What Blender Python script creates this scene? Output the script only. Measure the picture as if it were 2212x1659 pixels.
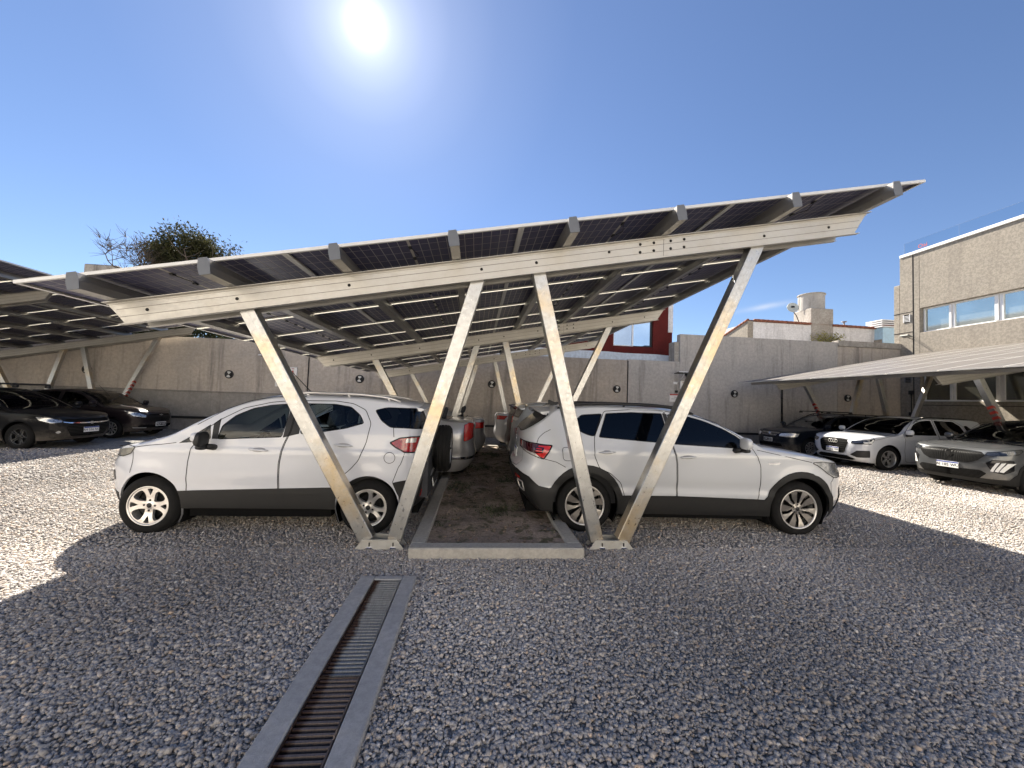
import bpy, math, random
import numpy as np
from mathutils import Vector, Matrix
from mathutils.geometry import delaunay_2d_cdt
for _o in list(bpy.data.objects): bpy.data.objects.remove(_o)
scene = bpy.context.scene
COL = scene.collection
rad = math.radians
rng = np.random.default_rng(7); random.seed(7)

# ------------------------------------------------------------------ camera
CAMZ = 1.6
YAW, PIT, ROL = rad(5.2), rad(2.4), rad(2.05)
fw = Vector((math.sin(YAW)*math.cos(PIT), math.cos(YAW)*math.cos(PIT), math.sin(PIT)))
r0 = Vector((math.cos(YAW), -math.sin(YAW), 0)); u0 = r0.cross(fw)
rt = r0*math.cos(ROL)+u0*math.sin(ROL); up = -r0*math.sin(ROL)+u0*math.cos(ROL)
cam_d = bpy.data.cameras.new('camera'); cam = bpy.data.objects.new('camera', cam_d); COL.objects.link(cam)
cam.matrix_world = Matrix(((rt.x, up.x, -fw.x, 0), (rt.y, up.y, -fw.y, 0), (rt.z, up.z, -fw.z, CAMZ), (0, 0, 0, 1)))
cam_d.sensor_width = 36; cam_d.lens = 36*830/2212; cam_d.clip_start = .05; cam_d.clip_end = 3000
scene.camera = cam
# ------------------------------------------------------------------ light
SUN = Vector((-.229, .700, .676)).normalized()
S_EL = math.asin(SUN.z); S_AZ = math.atan2(SUN.x, SUN.y)
world = bpy.data.worlds.new('World'); scene.world = world; world.use_nodes = True
wn, wl = world.node_tree.nodes, world.node_tree.links
bg = wn['Background']; sky = wn.new('ShaderNodeTexSky'); sky.sky_type = 'NISHITA'; sky.sun_disc = False
sky.sun_elevation = S_EL; sky.sun_rotation = S_AZ
sky.altitude = 50; sky.air_density = 1.0; sky.dust_density = 0.05; sky.ozone_density = 2.0
# the sun itself and the bright air round it, in the sky
tc = wn.new('ShaderNodeTexCoord'); dt = wn.new('ShaderNodeVectorMath'); dt.operation = 'DOT_PRODUCT'
nrm = wn.new('ShaderNodeVectorMath'); nrm.operation = 'NORMALIZE'
wl.new(tc.outputs['Generated'], nrm.inputs[0]); wl.new(nrm.outputs[0], dt.inputs[0]); dt.inputs[1].default_value = SUN
ac = wn.new('ShaderNodeMath'); ac.operation = 'ARCCOSINE'; wl.new(dt.outputs['Value'], ac.inputs[0])
rp = wn.new('ShaderNodeValToRGB'); mr = wn.new('ShaderNodeMapRange'); mr.inputs[1].default_value = 0; mr.inputs[2].default_value = rad(50)
wl.new(ac.outputs[0], mr.inputs[0]); wl.new(mr.outputs[0], rp.inputs[0])
el = rp.color_ramp.elements
el[0].position = 0; el[0].color = (1, 1, 1, 1); el[1].position = 1; el[1].color = (0, 0, 0, 1)
for p, v in ((.016, .9), (.032, .52), (.052, .34), (.08, .24), (.12, .155), (.18, .085), (.28, .038), (.45, .011)):
    e = el.new(p); e.color = (v, v, v, 1)
HALO = 9.0
hm = wn.new('ShaderNodeMixRGB'); hm.blend_type = 'MULTIPLY'; hm.inputs[0].default_value = 1; hm.inputs[2].default_value = (HALO, HALO*.97, HALO*.90, 1)
wl.new(rp.outputs[0], hm.inputs[1])
ad = wn.new('ShaderNodeMixRGB'); ad.blend_type = 'ADD'; ad.inputs[0].default_value = 1

# clear deep blue ahead; bright cloud added behind the camera to fill the shade
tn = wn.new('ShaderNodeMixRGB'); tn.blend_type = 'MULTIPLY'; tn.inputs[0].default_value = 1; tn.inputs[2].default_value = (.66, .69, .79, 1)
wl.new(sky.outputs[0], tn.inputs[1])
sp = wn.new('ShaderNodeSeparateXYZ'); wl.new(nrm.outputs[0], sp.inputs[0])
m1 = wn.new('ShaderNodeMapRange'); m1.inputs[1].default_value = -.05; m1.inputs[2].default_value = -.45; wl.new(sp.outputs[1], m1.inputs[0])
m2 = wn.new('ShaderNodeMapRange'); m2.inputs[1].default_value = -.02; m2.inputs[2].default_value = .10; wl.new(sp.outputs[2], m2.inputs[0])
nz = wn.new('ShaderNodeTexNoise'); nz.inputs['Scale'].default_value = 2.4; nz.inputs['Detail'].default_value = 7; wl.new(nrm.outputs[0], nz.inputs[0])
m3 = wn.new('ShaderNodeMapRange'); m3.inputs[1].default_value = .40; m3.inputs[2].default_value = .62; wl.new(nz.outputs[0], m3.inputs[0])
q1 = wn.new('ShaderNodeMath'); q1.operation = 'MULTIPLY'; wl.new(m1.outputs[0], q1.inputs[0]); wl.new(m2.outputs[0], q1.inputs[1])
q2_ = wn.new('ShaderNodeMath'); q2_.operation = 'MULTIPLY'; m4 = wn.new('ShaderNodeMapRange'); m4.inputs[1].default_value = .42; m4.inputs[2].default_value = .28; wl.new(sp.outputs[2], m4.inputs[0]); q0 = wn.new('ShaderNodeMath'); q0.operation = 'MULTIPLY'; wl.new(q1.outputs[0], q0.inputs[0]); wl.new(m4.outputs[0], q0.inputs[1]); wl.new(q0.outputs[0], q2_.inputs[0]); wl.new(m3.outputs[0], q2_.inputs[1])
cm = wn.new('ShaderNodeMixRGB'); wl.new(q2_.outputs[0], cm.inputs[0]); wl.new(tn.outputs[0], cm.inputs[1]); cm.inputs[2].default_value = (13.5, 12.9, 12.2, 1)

# one thin wisp of cirrus low over the houses
d0 = (fw + rt*((1628-1106)/830) - up*((667-829.5)/830)).normalized(); d1 = (fw + rt*((1672-1106)/830) - up*((659-829.5)/830)).normalized()
ta = (d1-d0).normalized(); tb_ = d0.cross(ta)
def dotn(v):
    n = wn.new('ShaderNodeVectorMath'); n.operation = 'DOT_PRODUCT'; wl.new(nrm.outputs[0], n.inputs[0]); n.inputs[1].default_value = v; return n.outputs['Value']
def mth(op, a, b=None):
    n = wn.new('ShaderNodeMath'); n.operation = op
    for i, x in ((0, a), (1, b)):
        if x is None: continue
        if hasattr(x, 'links'): wl.new(x, n.inputs[i])
        else: n.inputs[i].default_value = x
    return n.outputs[0]
ea = mth('POWER', mth('DIVIDE', dotn(ta), .048), 2.0); eb = mth('POWER', mth('DIVIDE', dotn(tb_), .0055), 2.0)
ws = mth('EXPONENT', mth('MULTIPLY', mth('ADD', ea, eb), -1.0)); fr_ = mth('GREATER_THAN', dotn(d0), .5)
nc = wn.new('ShaderNodeTexNoise'); nc.inputs['Scale'].default_value = 22; nc.inputs['Detail'].default_value = 5; wl.new(nrm.outputs[0], nc.inputs[0])
wsp = mth('MULTIPLY', mth('MULTIPLY', ws, fr_), mth('MULTIPLY', nc.outputs[0], .75))
cw = wn.new('ShaderNodeMixRGB'); wl.new(wsp, cw.inputs[0]); wl.new(cm.outputs[0], cw.inputs[1]); cw.inputs[2].default_value = (5.0, 5.2, 5.6, 1)
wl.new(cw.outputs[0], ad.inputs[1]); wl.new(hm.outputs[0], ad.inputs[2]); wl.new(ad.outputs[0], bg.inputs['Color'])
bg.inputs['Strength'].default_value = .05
sd = bpy.data.lights.new('sun', 'SUN'); sd.energy = 4.7; sd.angle = rad(.53); sd.color = (1, .915, .79)
so = bpy.data.objects.new('sun', sd); COL.objects.link(so); so.rotation_mode = 'QUATERNION'
so.rotation_quaternion = SUN.to_track_quat('Z', 'Y'); so.location = (-5, 20, 20)
vs = scene.view_settings; vs.view_transform = 'Standard'; vs.look = 'None'; vs.gamma = 1; vs.use_curve_mapping = False
vs.exposure = 1.9
scene.cycles.max_bounces = 8; scene.cycles.transparent_max_bounces = 12

# ------------------------------------------------------------------ helpers
def tag(o, label=None, cat=None, group=None, kind=None):
    if label: o['label'] = label
    if cat: o['category'] = cat
    if group: o['group'] = group
    if kind: o['kind'] = kind
    return o
def empty(name, loc=(0, 0, 0), rz=0, parent=None):
    o = bpy.data.objects.new(name, None); COL.objects.link(o); o.location = loc; o.rotation_euler = (0, 0, rz)
    o.empty_display_size = .1
    if parent: o.parent = parent
    return o
def copy_obj(o, parent=None):
    c = o.copy(); COL.objects.link(c); c.parent = parent
    for ch in list(o.children): copy_obj(ch, c)
    return c

class MB:
    def __init__(s): s.v = []; s.f = []; s.m = []; s.sm = []
    def add(s, vs, fs, mi=0, smooth=False, M=None):
        b = len(s.v)
        if M is not None: vs = [M @ Vector(v) for v in vs]
        s.v += [tuple(v) for v in vs]; s.f += [tuple(i+b for i in f) for f in fs]
        s.m += [mi]*len(fs); s.sm += [smooth]*len(fs); return s
    def box(s, x0, x1, y0, y1, z0, z1, mi=0, M=None):
        v = [(x0, y0, z0), (x1, y0, z0), (x1, y1, z0), (x0, y1, z0), (x0, y0, z1), (x1, y0, z1), (x1, y1, z1), (x0, y1, z1)]
        return s.add(v, [(0, 3, 2, 1), (4, 5, 6, 7), (0, 1, 5, 4), (1, 2, 6, 5), (2, 3, 7, 6), (3, 0, 4, 7)], mi, False, M)
    def bbox(s, x0, x1, y0, y1, z0, z1, b=.01, mi=0, M=None):   # box with chamfered edges
        pts = []
        for sx in (0, 1):
            for sy in (0, 1):
                for sz in (0, 1):
                    X, Y, Z = (x0, x1)[sx], (y0, y1)[sy], (z0, z1)[sz]
                    ix, iy, iz = (b, -b)[sx], (b, -b)[sy], (b, -b)[sz]
                    pts += [(X, Y+iy, Z+iz), (X+ix, Y, Z+iz), (X+ix, Y+iy, Z)]
        import bmesh
        bm = bmesh.new(); vv = [bm.verts.new(p) for p in pts]
        bmesh.ops.convex_hull(bm, input=vv); bm.verts.index_update()
        vs_ = [tuple(v.co) for v in bm.verts]; fs_ = [tuple(v.index for v in f.verts) for f in bm.faces]; bm.free()
        return s.add(vs_, fs_, mi, False, M)
    def prism(s, poly, y0, y1, mi=0, M=None):      # poly in (x,z), extruded along y
        n = len(poly); v = [(p[0], y0, p[1]) for p in poly]+[(p[0], y1, p[1]) for p in poly]
        f = [tuple(range(n)), tuple(range(2*n-1, n-1, -1))]+[(i, i+n, (i+1) % n+n, (i+1) % n) for i in range(n)]
        return s.add(v, f, mi, False, M)
    def tube(s, pts, r, n=8, mi=0, caps=True, M=None):
        pts = [Vector(p) for p in pts]; rs = r if isinstance(r, (list, tuple)) else [r]*len(pts)
        vs_, fs_ = [], []
        prev = None
        for i, p in enumerate(pts):
            t = (pts[min(i+1, len(pts)-1)]-pts[max(i-1, 0)])
            t = t.normalized() if t.length > 1e-9 else Vector((0, 0, 1))
            a = prev if prev is not None else (Vector((0, 0, 1)) if abs(t.z) < .9 else Vector((1, 0, 0)))
            a = (a-t*a.dot(t)).normalized(); b_ = t.cross(a); prev = a
            for k in range(n):
                q = 2*math.pi*k/n; vs_.append(p+(a*math.cos(q)+b_*math.sin(q))*rs[i])
        for i in range(len(pts)-1):
            for k in range(n):
                k2 = (k+1) % n; fs_.append((i*n+k, i*n+k2, (i+1)*n+k2, (i+1)*n+k))
        if caps: fs_ += [tuple(range(n-1, -1, -1)), tuple((len(pts)-1)*n+k for k in range(n))]
        return s.add(vs_, fs_, mi, n > 5, M)
    def lathe(s, prof, n=32, mi=0, M=None, axis='z', smooth=True, arc=2*math.pi):   # prof (r,h)
        vs_, fs_ = [], []; full = abs(arc-2*math.pi) < 1e-6; m = n if full else n+1
        for (r, h) in prof:
            for k in range(m):
                q = arc*k/n; c, s_ = math.cos(q)*r, math.sin(q)*r
                vs_.append((c, s_, h) if axis == 'z' else (c, h, s_))
        for i in range(len(prof)-1):
            for k in range(n):
                k2 = (k+1) % m; f = (i*m+k, i*m+k2, (i+1)*m+k2, (i+1)*m+k)
                fs_.append(f if axis == 'z' else f[::-1])
        return s.add(vs_, fs_, mi, smooth, M)
    def build(s, name, mats, parent=None, loc=None, normals=None):
        me = bpy.data.meshes.new(name); me.from_pydata(s.v, [], s.f)
        mats = mats if isinstance(mats, (list, tuple)) else [mats]
        for m in mats: me.materials.append(m)
        me.polygons.foreach_set('material_index', s.m); me.polygons.foreach_set('use_smooth', s.sm)
        if normals is not None: me.normals_split_custom_set_from_vertices(normals)
        me.update()
        o = bpy.data.objects.new(name, me); COL.objects.link(o)
        if parent: o.parent = parent
        if loc: o.location = loc
        return o
def text_mesh(name, body, size, mat, parent, M, extrude=.001, align='CENTER', sx=1):
    cu = bpy.data.curves.new('txt', 'FONT'); cu.body = body; cu.size = size; cu.extrude = extrude; cu.align_x = align; cu.align_y = 'CENTER'
    cu.resolution_u = 2
    t = bpy.data.objects.new('txt', cu); me = bpy.data.meshes.new_from_object(t)
    me.transform(M @ Matrix.Diagonal((sx, 1, 1, 1))); me.name = name; me.materials.clear(); me.materials.append(mat)
    o = bpy.data.objects.new(name, me); COL.objects.link(o); o.parent = parent
    bpy.data.objects.remove(t); bpy.data.curves.remove(cu); return o

# ------------------------------------------------------------------ materials
class NT:
    def __init__(s, name):
        s.m = bpy.data.materials.new(name); s.m.use_nodes = True; s.t = s.m.node_tree; s.n = s.t.nodes; s.p = s.n['Principled BSDF']; s.out = s.n['Material Output']
    def L(s, a, b): s.t.links.new(a, b)
    def N(s, typ, **k):
        n = s.n.new(typ)
        for a, b in k.items():
            if a.startswith('i_'):
                key = a[2:]; key = int(key) if key.isdigit() else key
                n.inputs[key].default_value = b
            else: setattr(n, a, b)
        return n
    def coord(s, kind='Object', scale=(1, 1, 1)):
        if not hasattr(s, '_c'): s._c = s.N('ShaderNodeTexCoord')
        mp = s.N('ShaderNodeMapping'); mp.inputs['Scale'].default_value = scale; s.L(s._c.outputs[kind], mp.inputs[0]); return mp.outputs[0]
    def noise(s, scale, detail=4, rough=.55, co=None, sc=(1, 1, 1), kind='Object'):
        n = s.N('ShaderNodeTexNoise'); n.inputs['Scale'].default_value = scale; n.inputs['Detail'].default_value = detail; n.inputs['Roughness'].default_value = rough
        s.L(co or s.coord(kind, sc), n.inputs['Vector']); return n.outputs['Fac']
    def ramp(s, fac, stops):
        r = s.N('ShaderNodeValToRGB'); e = r.color_ramp.elements
        def c4(c): return (c, c, c, 1) if isinstance(c, (int, float)) else tuple(c)+(1,)
        e[0].position, e[0].color = stops[0][0], c4(stops[0][1]); e[1].position, e[1].color = stops[-1][0], c4(stops[-1][1])
        for p, c in stops[1:-1]: x = e.new(p); x.color = c4(c)
        s.L(fac, r.inputs[0]); return r.outputs[0]
    def mix(s, f, a, b, mode='MIX'):
        n = s.N('ShaderNodeMixRGB', blend_type=mode)
        for i, x in ((0, f), (1, a), (2, b)):
            if hasattr(x, 'is_output') or hasattr(x, 'links'): s.L(x, n.inputs[i])
            elif i == 0: n.inputs[0].default_value = x
            else: n.inputs[i].default_value = (x, x, x, 1) if isinstance(x, (int, float)) else tuple(x)+(1,)
        return n.outputs[0]
    def bump(s, h, strength=.3, dist=.01, prev=None):
        b = s.N('ShaderNodeBump'); b.inputs['Strength'].default_value = strength; b.inputs['Distance'].default_value = dist
        s.L(h, b.inputs['Height'])
        if prev is not None: s.L(prev, b.inputs['Normal'])
        s.L(b.outputs[0], s.p.inputs['Normal']); return b.outputs[0]
    def base(s, c):
        if hasattr(c, 'links'): s.L(c, s.p.inputs['Base Color'])
        else: s.p.inputs['Base Color'].default_value = tuple(c)+(1,)
    def set(s, **k):
        mp = dict(rough='Roughness', metal='Metallic', spec='Specular IOR Level', coat='Coat Weight', coatr='Coat Roughness', trans='Transmission Weight', ior='IOR', alpha='Alpha')
        for a, b in k.items():
            if hasattr(b, 'links'): s.L(b, s.p.inputs[mp[a]])
            else: s.p.inputs[mp[a]].default_value = b
        return s
def plain(name, col, rough=.5, metal=0, var=.12, nscale=8, bump=0, spec=.5, kind='Object', **k):
    t = NT(name); n = t.noise(nscale, 5, kind=kind)
    t.base(t.mix(1, col, t.ramp(n, [(.3, 1-var), (.7, 1+var*.6)]), 'MULTIPLY')) if var else t.base(col)
    t.set(rough=rough, metal=metal, spec=spec, **k)
    if bump: t.bump(t.noise(nscale*6, 4, kind=kind), bump, .01)
    return t.m
def concrete(name, c1, c2, streak=.35, scale=1.0, dark=(.12, .115, .105), bumps=.35, kind='Object', mottle=(.4, .62)):
    t = NT(name)
    a = t.noise(1.1*scale, 6, .6, kind=kind); b = t.noise(9*scale, 6, .7, kind=kind); f = t.noise(60*scale, 3, .7, kind=kind)
    c = t.mix(t.ramp(a, [(.35, 0), (.65, 1)]), c1, c2)
    c = t.mix(t.ramp(b, [(mottle[0], .45), (mottle[1], 0)]), c, tuple(x*.55 for x in c1))
    st = t.noise(2.6*scale, 6, .7, sc=(1, 1, .07), kind=kind)
    c = t.mix(t.ramp(st, [(.52, 0), (.75, streak)]), c, dark)
    c = t.mix(.5, c, t.ramp(f, [(.3, .75), (.7, 1.15)]), 'MULTIPLY')
    t.base(c); t.set(rough=.92, spec=.2)
    t.bump(t.mix(.5, b, f), bumps, .012); return t.m
M = {}
M['wall'] = concrete('wall_render', (.56, .49, .42), (.45, .405, .36), .85)
M['wall_low'] = concrete('wall_plinth_render', (.36, .33, .30), (.28, .27, .25), .75)
M['wall_grey'] = concrete('grey_wall_render', (.54, .505, .47), (.47, .445, .42), .75, bumps=.2)
M['facade'] = concrete('stippled_render', (.345, .31, .26), (.31, .28, .24), .55, 1.15, (.17, .15, .13), 1.0, mottle=(.475, .525))
M['whitewash'] = concrete('peeling_whitewash', (.80, .80, .81), (.70, .70, .71), .5, 1.2, (.16, .14, .12), .3)
M['old_conc'] = concrete('stained_concrete', (.46, .43, .39), (.34, .31, .27), .9, 1.2, (.07, .06, .055), .4, mottle=(.47, .54))
M['kerb'] = concrete('kerb_concrete', (.50, .47, .42), (.42, .40, .36), .2, 3, (.2, .19, .18), .4)
M['drain_conc'] = concrete('drain_concrete', (.49, .475, .455), (.42, .41, .395), .1, 2.5, (.14, .14, .14), .3)
M['red'] = concrete('red_render', (.135, .021, .018), (.10, .017, .015), .5, 1.5, (.09, .02, .018), .3)
M['tile'] = plain('clay_tile', (.24, .085, .05), .8, var=.5, nscale=12)
M['alu'] = None
def alu(name, c=(.66, .63, .58), rough=.42, metal=.75, stain=.35, nz=5):
    t = NT(name); a = t.noise(nz, 6, .65); b = t.noise(nz*9, 4, .7)
    t.base(t.mix(t.ramp(a, [(.45, 0), (.68, stain)]), c, (.32, .27, .20)))
    t.set(metal=metal, rough=t.ramp(b, [(.3, rough-.1), (.7, rough+.15)])); t.bump(b, .08, .005); return t.m
def leg_alu():
    t = NT('leg_aluminium'); a = t.noise(1.3, 5, .6); b = t.noise(24, 6, .7); c = t.noise(4, 5, .6)
    col = t.mix(t.ramp(a, [(.48, 0), (.64, .75)]), (.47, .47, .46), (.56, .43, .25)); col = t.mix(t.ramp(b, [(.50, 0), (.66, .35)]), col, (.33, .31, .28)); col = t.mix(t.ramp(c, [(.55, 0), (.7, .3)]), col, (.72, .71, .70))  # golden blotches paint the reflection of sunlit gravel into the metal colour
    t.base(col); t.set(metal=.9, rough=t.ramp(b, [(.3, .24), (.7, .44)])); t.bump(b, .06, .004); return t.m
M['alu'] = alu('mill_aluminium', (.60, .60, .58)); M['alu_beam'] = alu('beam_aluminium', (.50, .48, .44), .42, .65, .22, 3)
M['alu_leg'] = leg_alu(); M['alu_purlin'] = alu('purlin_aluminium', (.38, .37, .355), .36, .85, .2, 2)
M['endcap'] = plain('grey_end_cap', (.125, .135, .155), .5)
M['frame_alu'] = plain('panel_frame', (.66, .65, .63), .4, .25, var=.05)
M['black'] = plain('black_plastic', (.012, .012, .013), .55, var=.1)
M['black_gloss'] = plain('black_gloss', (.008, .008, .009), .12, var=0)
M['void'] = plain('dark_void', (.006, .006, .006), .95, var=0, spec=.1)  # near-black colour stands in for recess shade on the flat grilles
M['seam'] = plain('panel_gap', (.015, .015, .016), .8, var=0, spec=.1)
M['clad'] = plain('grey_cladding', (.0105, .0100, .0095), .6, var=.12, nscale=20, bump=.05)
M['tyre'] = plain('tyre_rubber', (.013, .0125, .012), .85, var=.35, nscale=10, bump=.1, spec=.25)
M['rim_silver'] = plain('silver_alloy', (.72, .70, .67), .3, .75, var=.08)
M['rim_dark'] = plain('dark_alloy', (.018, .018, .018), .45, .4, var=.1)
M['rim_mach'] = plain('machined_alloy', (.48, .455, .42), .35, .8, var=.2)
M['rim_mid'] = plain('grey_alloy', (.20, .185, .17), .4, .6, var=.2)
M['chrome'] = plain('chrome', (.85, .85, .86), .08, 1, var=0)
M['white_pvc'] = plain('white_frame', (.8, .8, .8), .4, var=.04)
M['plate_white'] = plain('plate_white', (.78, .78, .76), .4, var=.03)
M['plate_blue'] = plain('plate_blue', (.02, .05, .28), .4, var=0)
M['ink'] = plain('black_ink', (.015, .015, .018), .5, var=0)
M['sign_white'] = plain('sign_white', (.75, .73, .70), .5, var=.08)
M['sign_red'] = plain('sign_red', (.42, .045, .03), .5, var=.15)
M['interior'] = plain('cabin_trim', (.035, .036, .04), .8, var=.15)
M['seat'] = plain('seat_fabric', (.05, .055, .065), .9, var=.2, nscale=30)
def glass(name, tint, refl=1.0, rough=.01):
    t = NT(name); t.n.remove(t.p); tr = t.N('ShaderNodeBsdfTransparent'); tr.inputs[0].default_value = tint+(1,)
    gl = t.N('ShaderNodeBsdfGlossy'); gl.inputs['Roughness'].default_value = rough; gl.inputs[0].default_value = (refl, refl, refl, 1)
    fr = t.N('ShaderNodeFresnel'); fr.inputs[0].default_value = 1.42
    mx = t.N('ShaderNodeMixShader'); t.L(fr.outputs[0], mx.inputs[0]); t.L(tr.outputs[0], mx.inputs[1]); t.L(gl.outputs[0], mx.inputs[2]); t.L(mx.outputs[0], t.out.inputs[0]); return t.m
M['glass_clear'] = glass('car_glass', (.62, .70, .72)); M['glass_dark'] = glass('tinted_glass', (.10, .11, .13))
M['glass_black'] = glass('dark_tinted_glass', (.03, .035, .04)); M['lens'] = glass('lamp_lens', (.9, .93, .95))
M['glass_tail'] = plain('dark_rear_glass', (.012, .013, .016), .22, var=0, spec=.3)
M['glass_rail'] = glass('railing_glass', (.93, .965, .985), .5)
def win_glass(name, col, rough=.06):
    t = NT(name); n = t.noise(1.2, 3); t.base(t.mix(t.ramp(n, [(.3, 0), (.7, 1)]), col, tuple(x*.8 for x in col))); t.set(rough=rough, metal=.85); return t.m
M['win_up'] = win_glass('reflective_window', (.66, .70, .64)); M['win_low'] = win_glass('dark_window', (.22, .22, .18), .1); M['win_red'] = win_glass('curtained_window', (.3, .38, .5), .12)  # lower panes get a darker base colour
def lamp_red():
    t = NT('tail_lamp_red'); a = t.noise(60, 2); t.base(t.mix(t.ramp(a, [(.4, 0), (.6, 1)]), (.42, .006, .008), (.22, .003, .004))); t.set(rough=.12, coat=1, spec=.7); return t.m
M['tail'] = lamp_red(); M['tail_dark'] = plain('smoked_red_lamp', (.055, .006, .008), .1, var=.2, coat=1)
M['tail_bright'] = plain('bright_red_lamp', (.60, .02, .015), .15, var=.2, coat=1)
M['lamp_clear'] = plain('clear_lamp', (.62, .60, .56), .12, .3, var=.3, nscale=30, coat=1)
M['head'] = plain('headlamp_inner', (.42, .43, .44), .15, .7, var=.5, nscale=18, coat=1)
M['head_old'] = plain('yellowed_headlamp', (.45, .43, .36), .2, .4, var=.3, nscale=18, coat=1)
M['head_dark'] = plain('smoked_headlamp', (.05, .055, .065), .1, .5, var=.4, nscale=25, coat=1)
def paint(name, c, metal=0, flake=0, dirt=.1):
    t = NT(name); a = t.noise(3, 5, .6); cc = t.mix(t.ramp(a, [(.5, 0), (.8, dirt)]), c, tuple(x*.6+.02 for x in c))
    sp_ = t.N('ShaderNodeSeparateXYZ'); t.L(t.coord('Object'), sp_.inputs[0]); dn = t.noise(9, 6, .7)
    zz = t.N('ShaderNodeMath', operation='MULTIPLY_ADD'); t.L(sp_.outputs[2], zz.inputs[0]); zz.inputs[1].default_value = -1.6; zz.inputs[2].default_value = 1.0
    ds = t.N('ShaderNodeMath', operation='MULTIPLY'); t.L(zz.outputs[0], ds.inputs[0]); t.L(dn, ds.inputs[1])
    cc = t.mix(t.ramp(ds.outputs[0], [(.10, 0), (.45, .55)]), cc, (.30, .26, .21)); t.base(cc)
    dk_ = max(c) < .08; t.set(rough=.32 if not metal else .35, metal=metal, coat=.30 if dk_ else 1, coatr=.03, spec=.10 if dk_ else .5); return t.m
M['p_white'] = paint('white_paint', (.64, .65, .68)); M['p_white2'] = paint('pearl_white_paint', (.57, .58, .59)); M['p_white3'] = paint('cool_white_paint', (.60, .62, .66))
M['p_black'] = paint('black_paint', (.008, .008, .009)); M['p_plum'] = paint('dark_brown_paint', (.020, .015, .017), .3)
M['p_navy'] = paint('dark_navy_paint', (.010, .013, .020), .2); M['p_grey'] = paint('steel_grey_paint', (.10, .105, .11), .5)
M['p_silver'] = paint('silver_paint', (.50, .50, .50), .6); M['p_blue'] = paint('pale_blue_silver_paint', (.45, .48, .52), .5); M['p_maroon'] = paint('maroon_paint', (.06, .012, .016), .2)
# ================================================================== GROUND
def gravel_ground():
    t = NT('gravel_bed'); vor = t.N('ShaderNodeTexVoronoi'); vor.inputs['Scale'].default_value = 38; t.L(t.coord('Object'), vor.inputs['Vector'])
    v2 = t.N('ShaderNodeTexVoronoi', feature='DISTANCE_TO_EDGE'); v2.inputs['Scale'].default_value = 38; t.L(t.coord('Object'), v2.inputs['Vector'])
    sep = t.N('ShaderNodeSeparateColor'); t.L(vor.outputs['Color'], sep.inputs[0])
    c = t.ramp(sep.outputs[0], [(0, (.27, .265, .265)), (.5, (.40, .39, .375)), (.85, (.48, .46, .42)), (1, (.62, .59, .53))])
    big = t.noise(.9, 4); c = t.mix(1, c, t.ramp(big, [(.35, .8), (.65, 1.15)]), 'MULTIPLY')
    edge = t.ramp(v2.outputs['Distance'], [(0, .6), (.10, 1)]); c = t.mix(1, c, edge, 'MULTIPLY')  # darkens the gaps between stones, shade put into the colour
    t.base(c); t.set(rough=.9, spec=.2)
    t.bump(t.ramp(v2.outputs['Distance'], [(0, 0), (.3, 1)]), 1, .02); return t.m
g = MB(); g.add([(-400, -200, 0), (400, -200, 0), (400, 600, 0), (-400, 600, 0)], [(0, 1, 2, 3)])
tag(g.build('ground', gravel_ground()), kind='structure')

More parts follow.
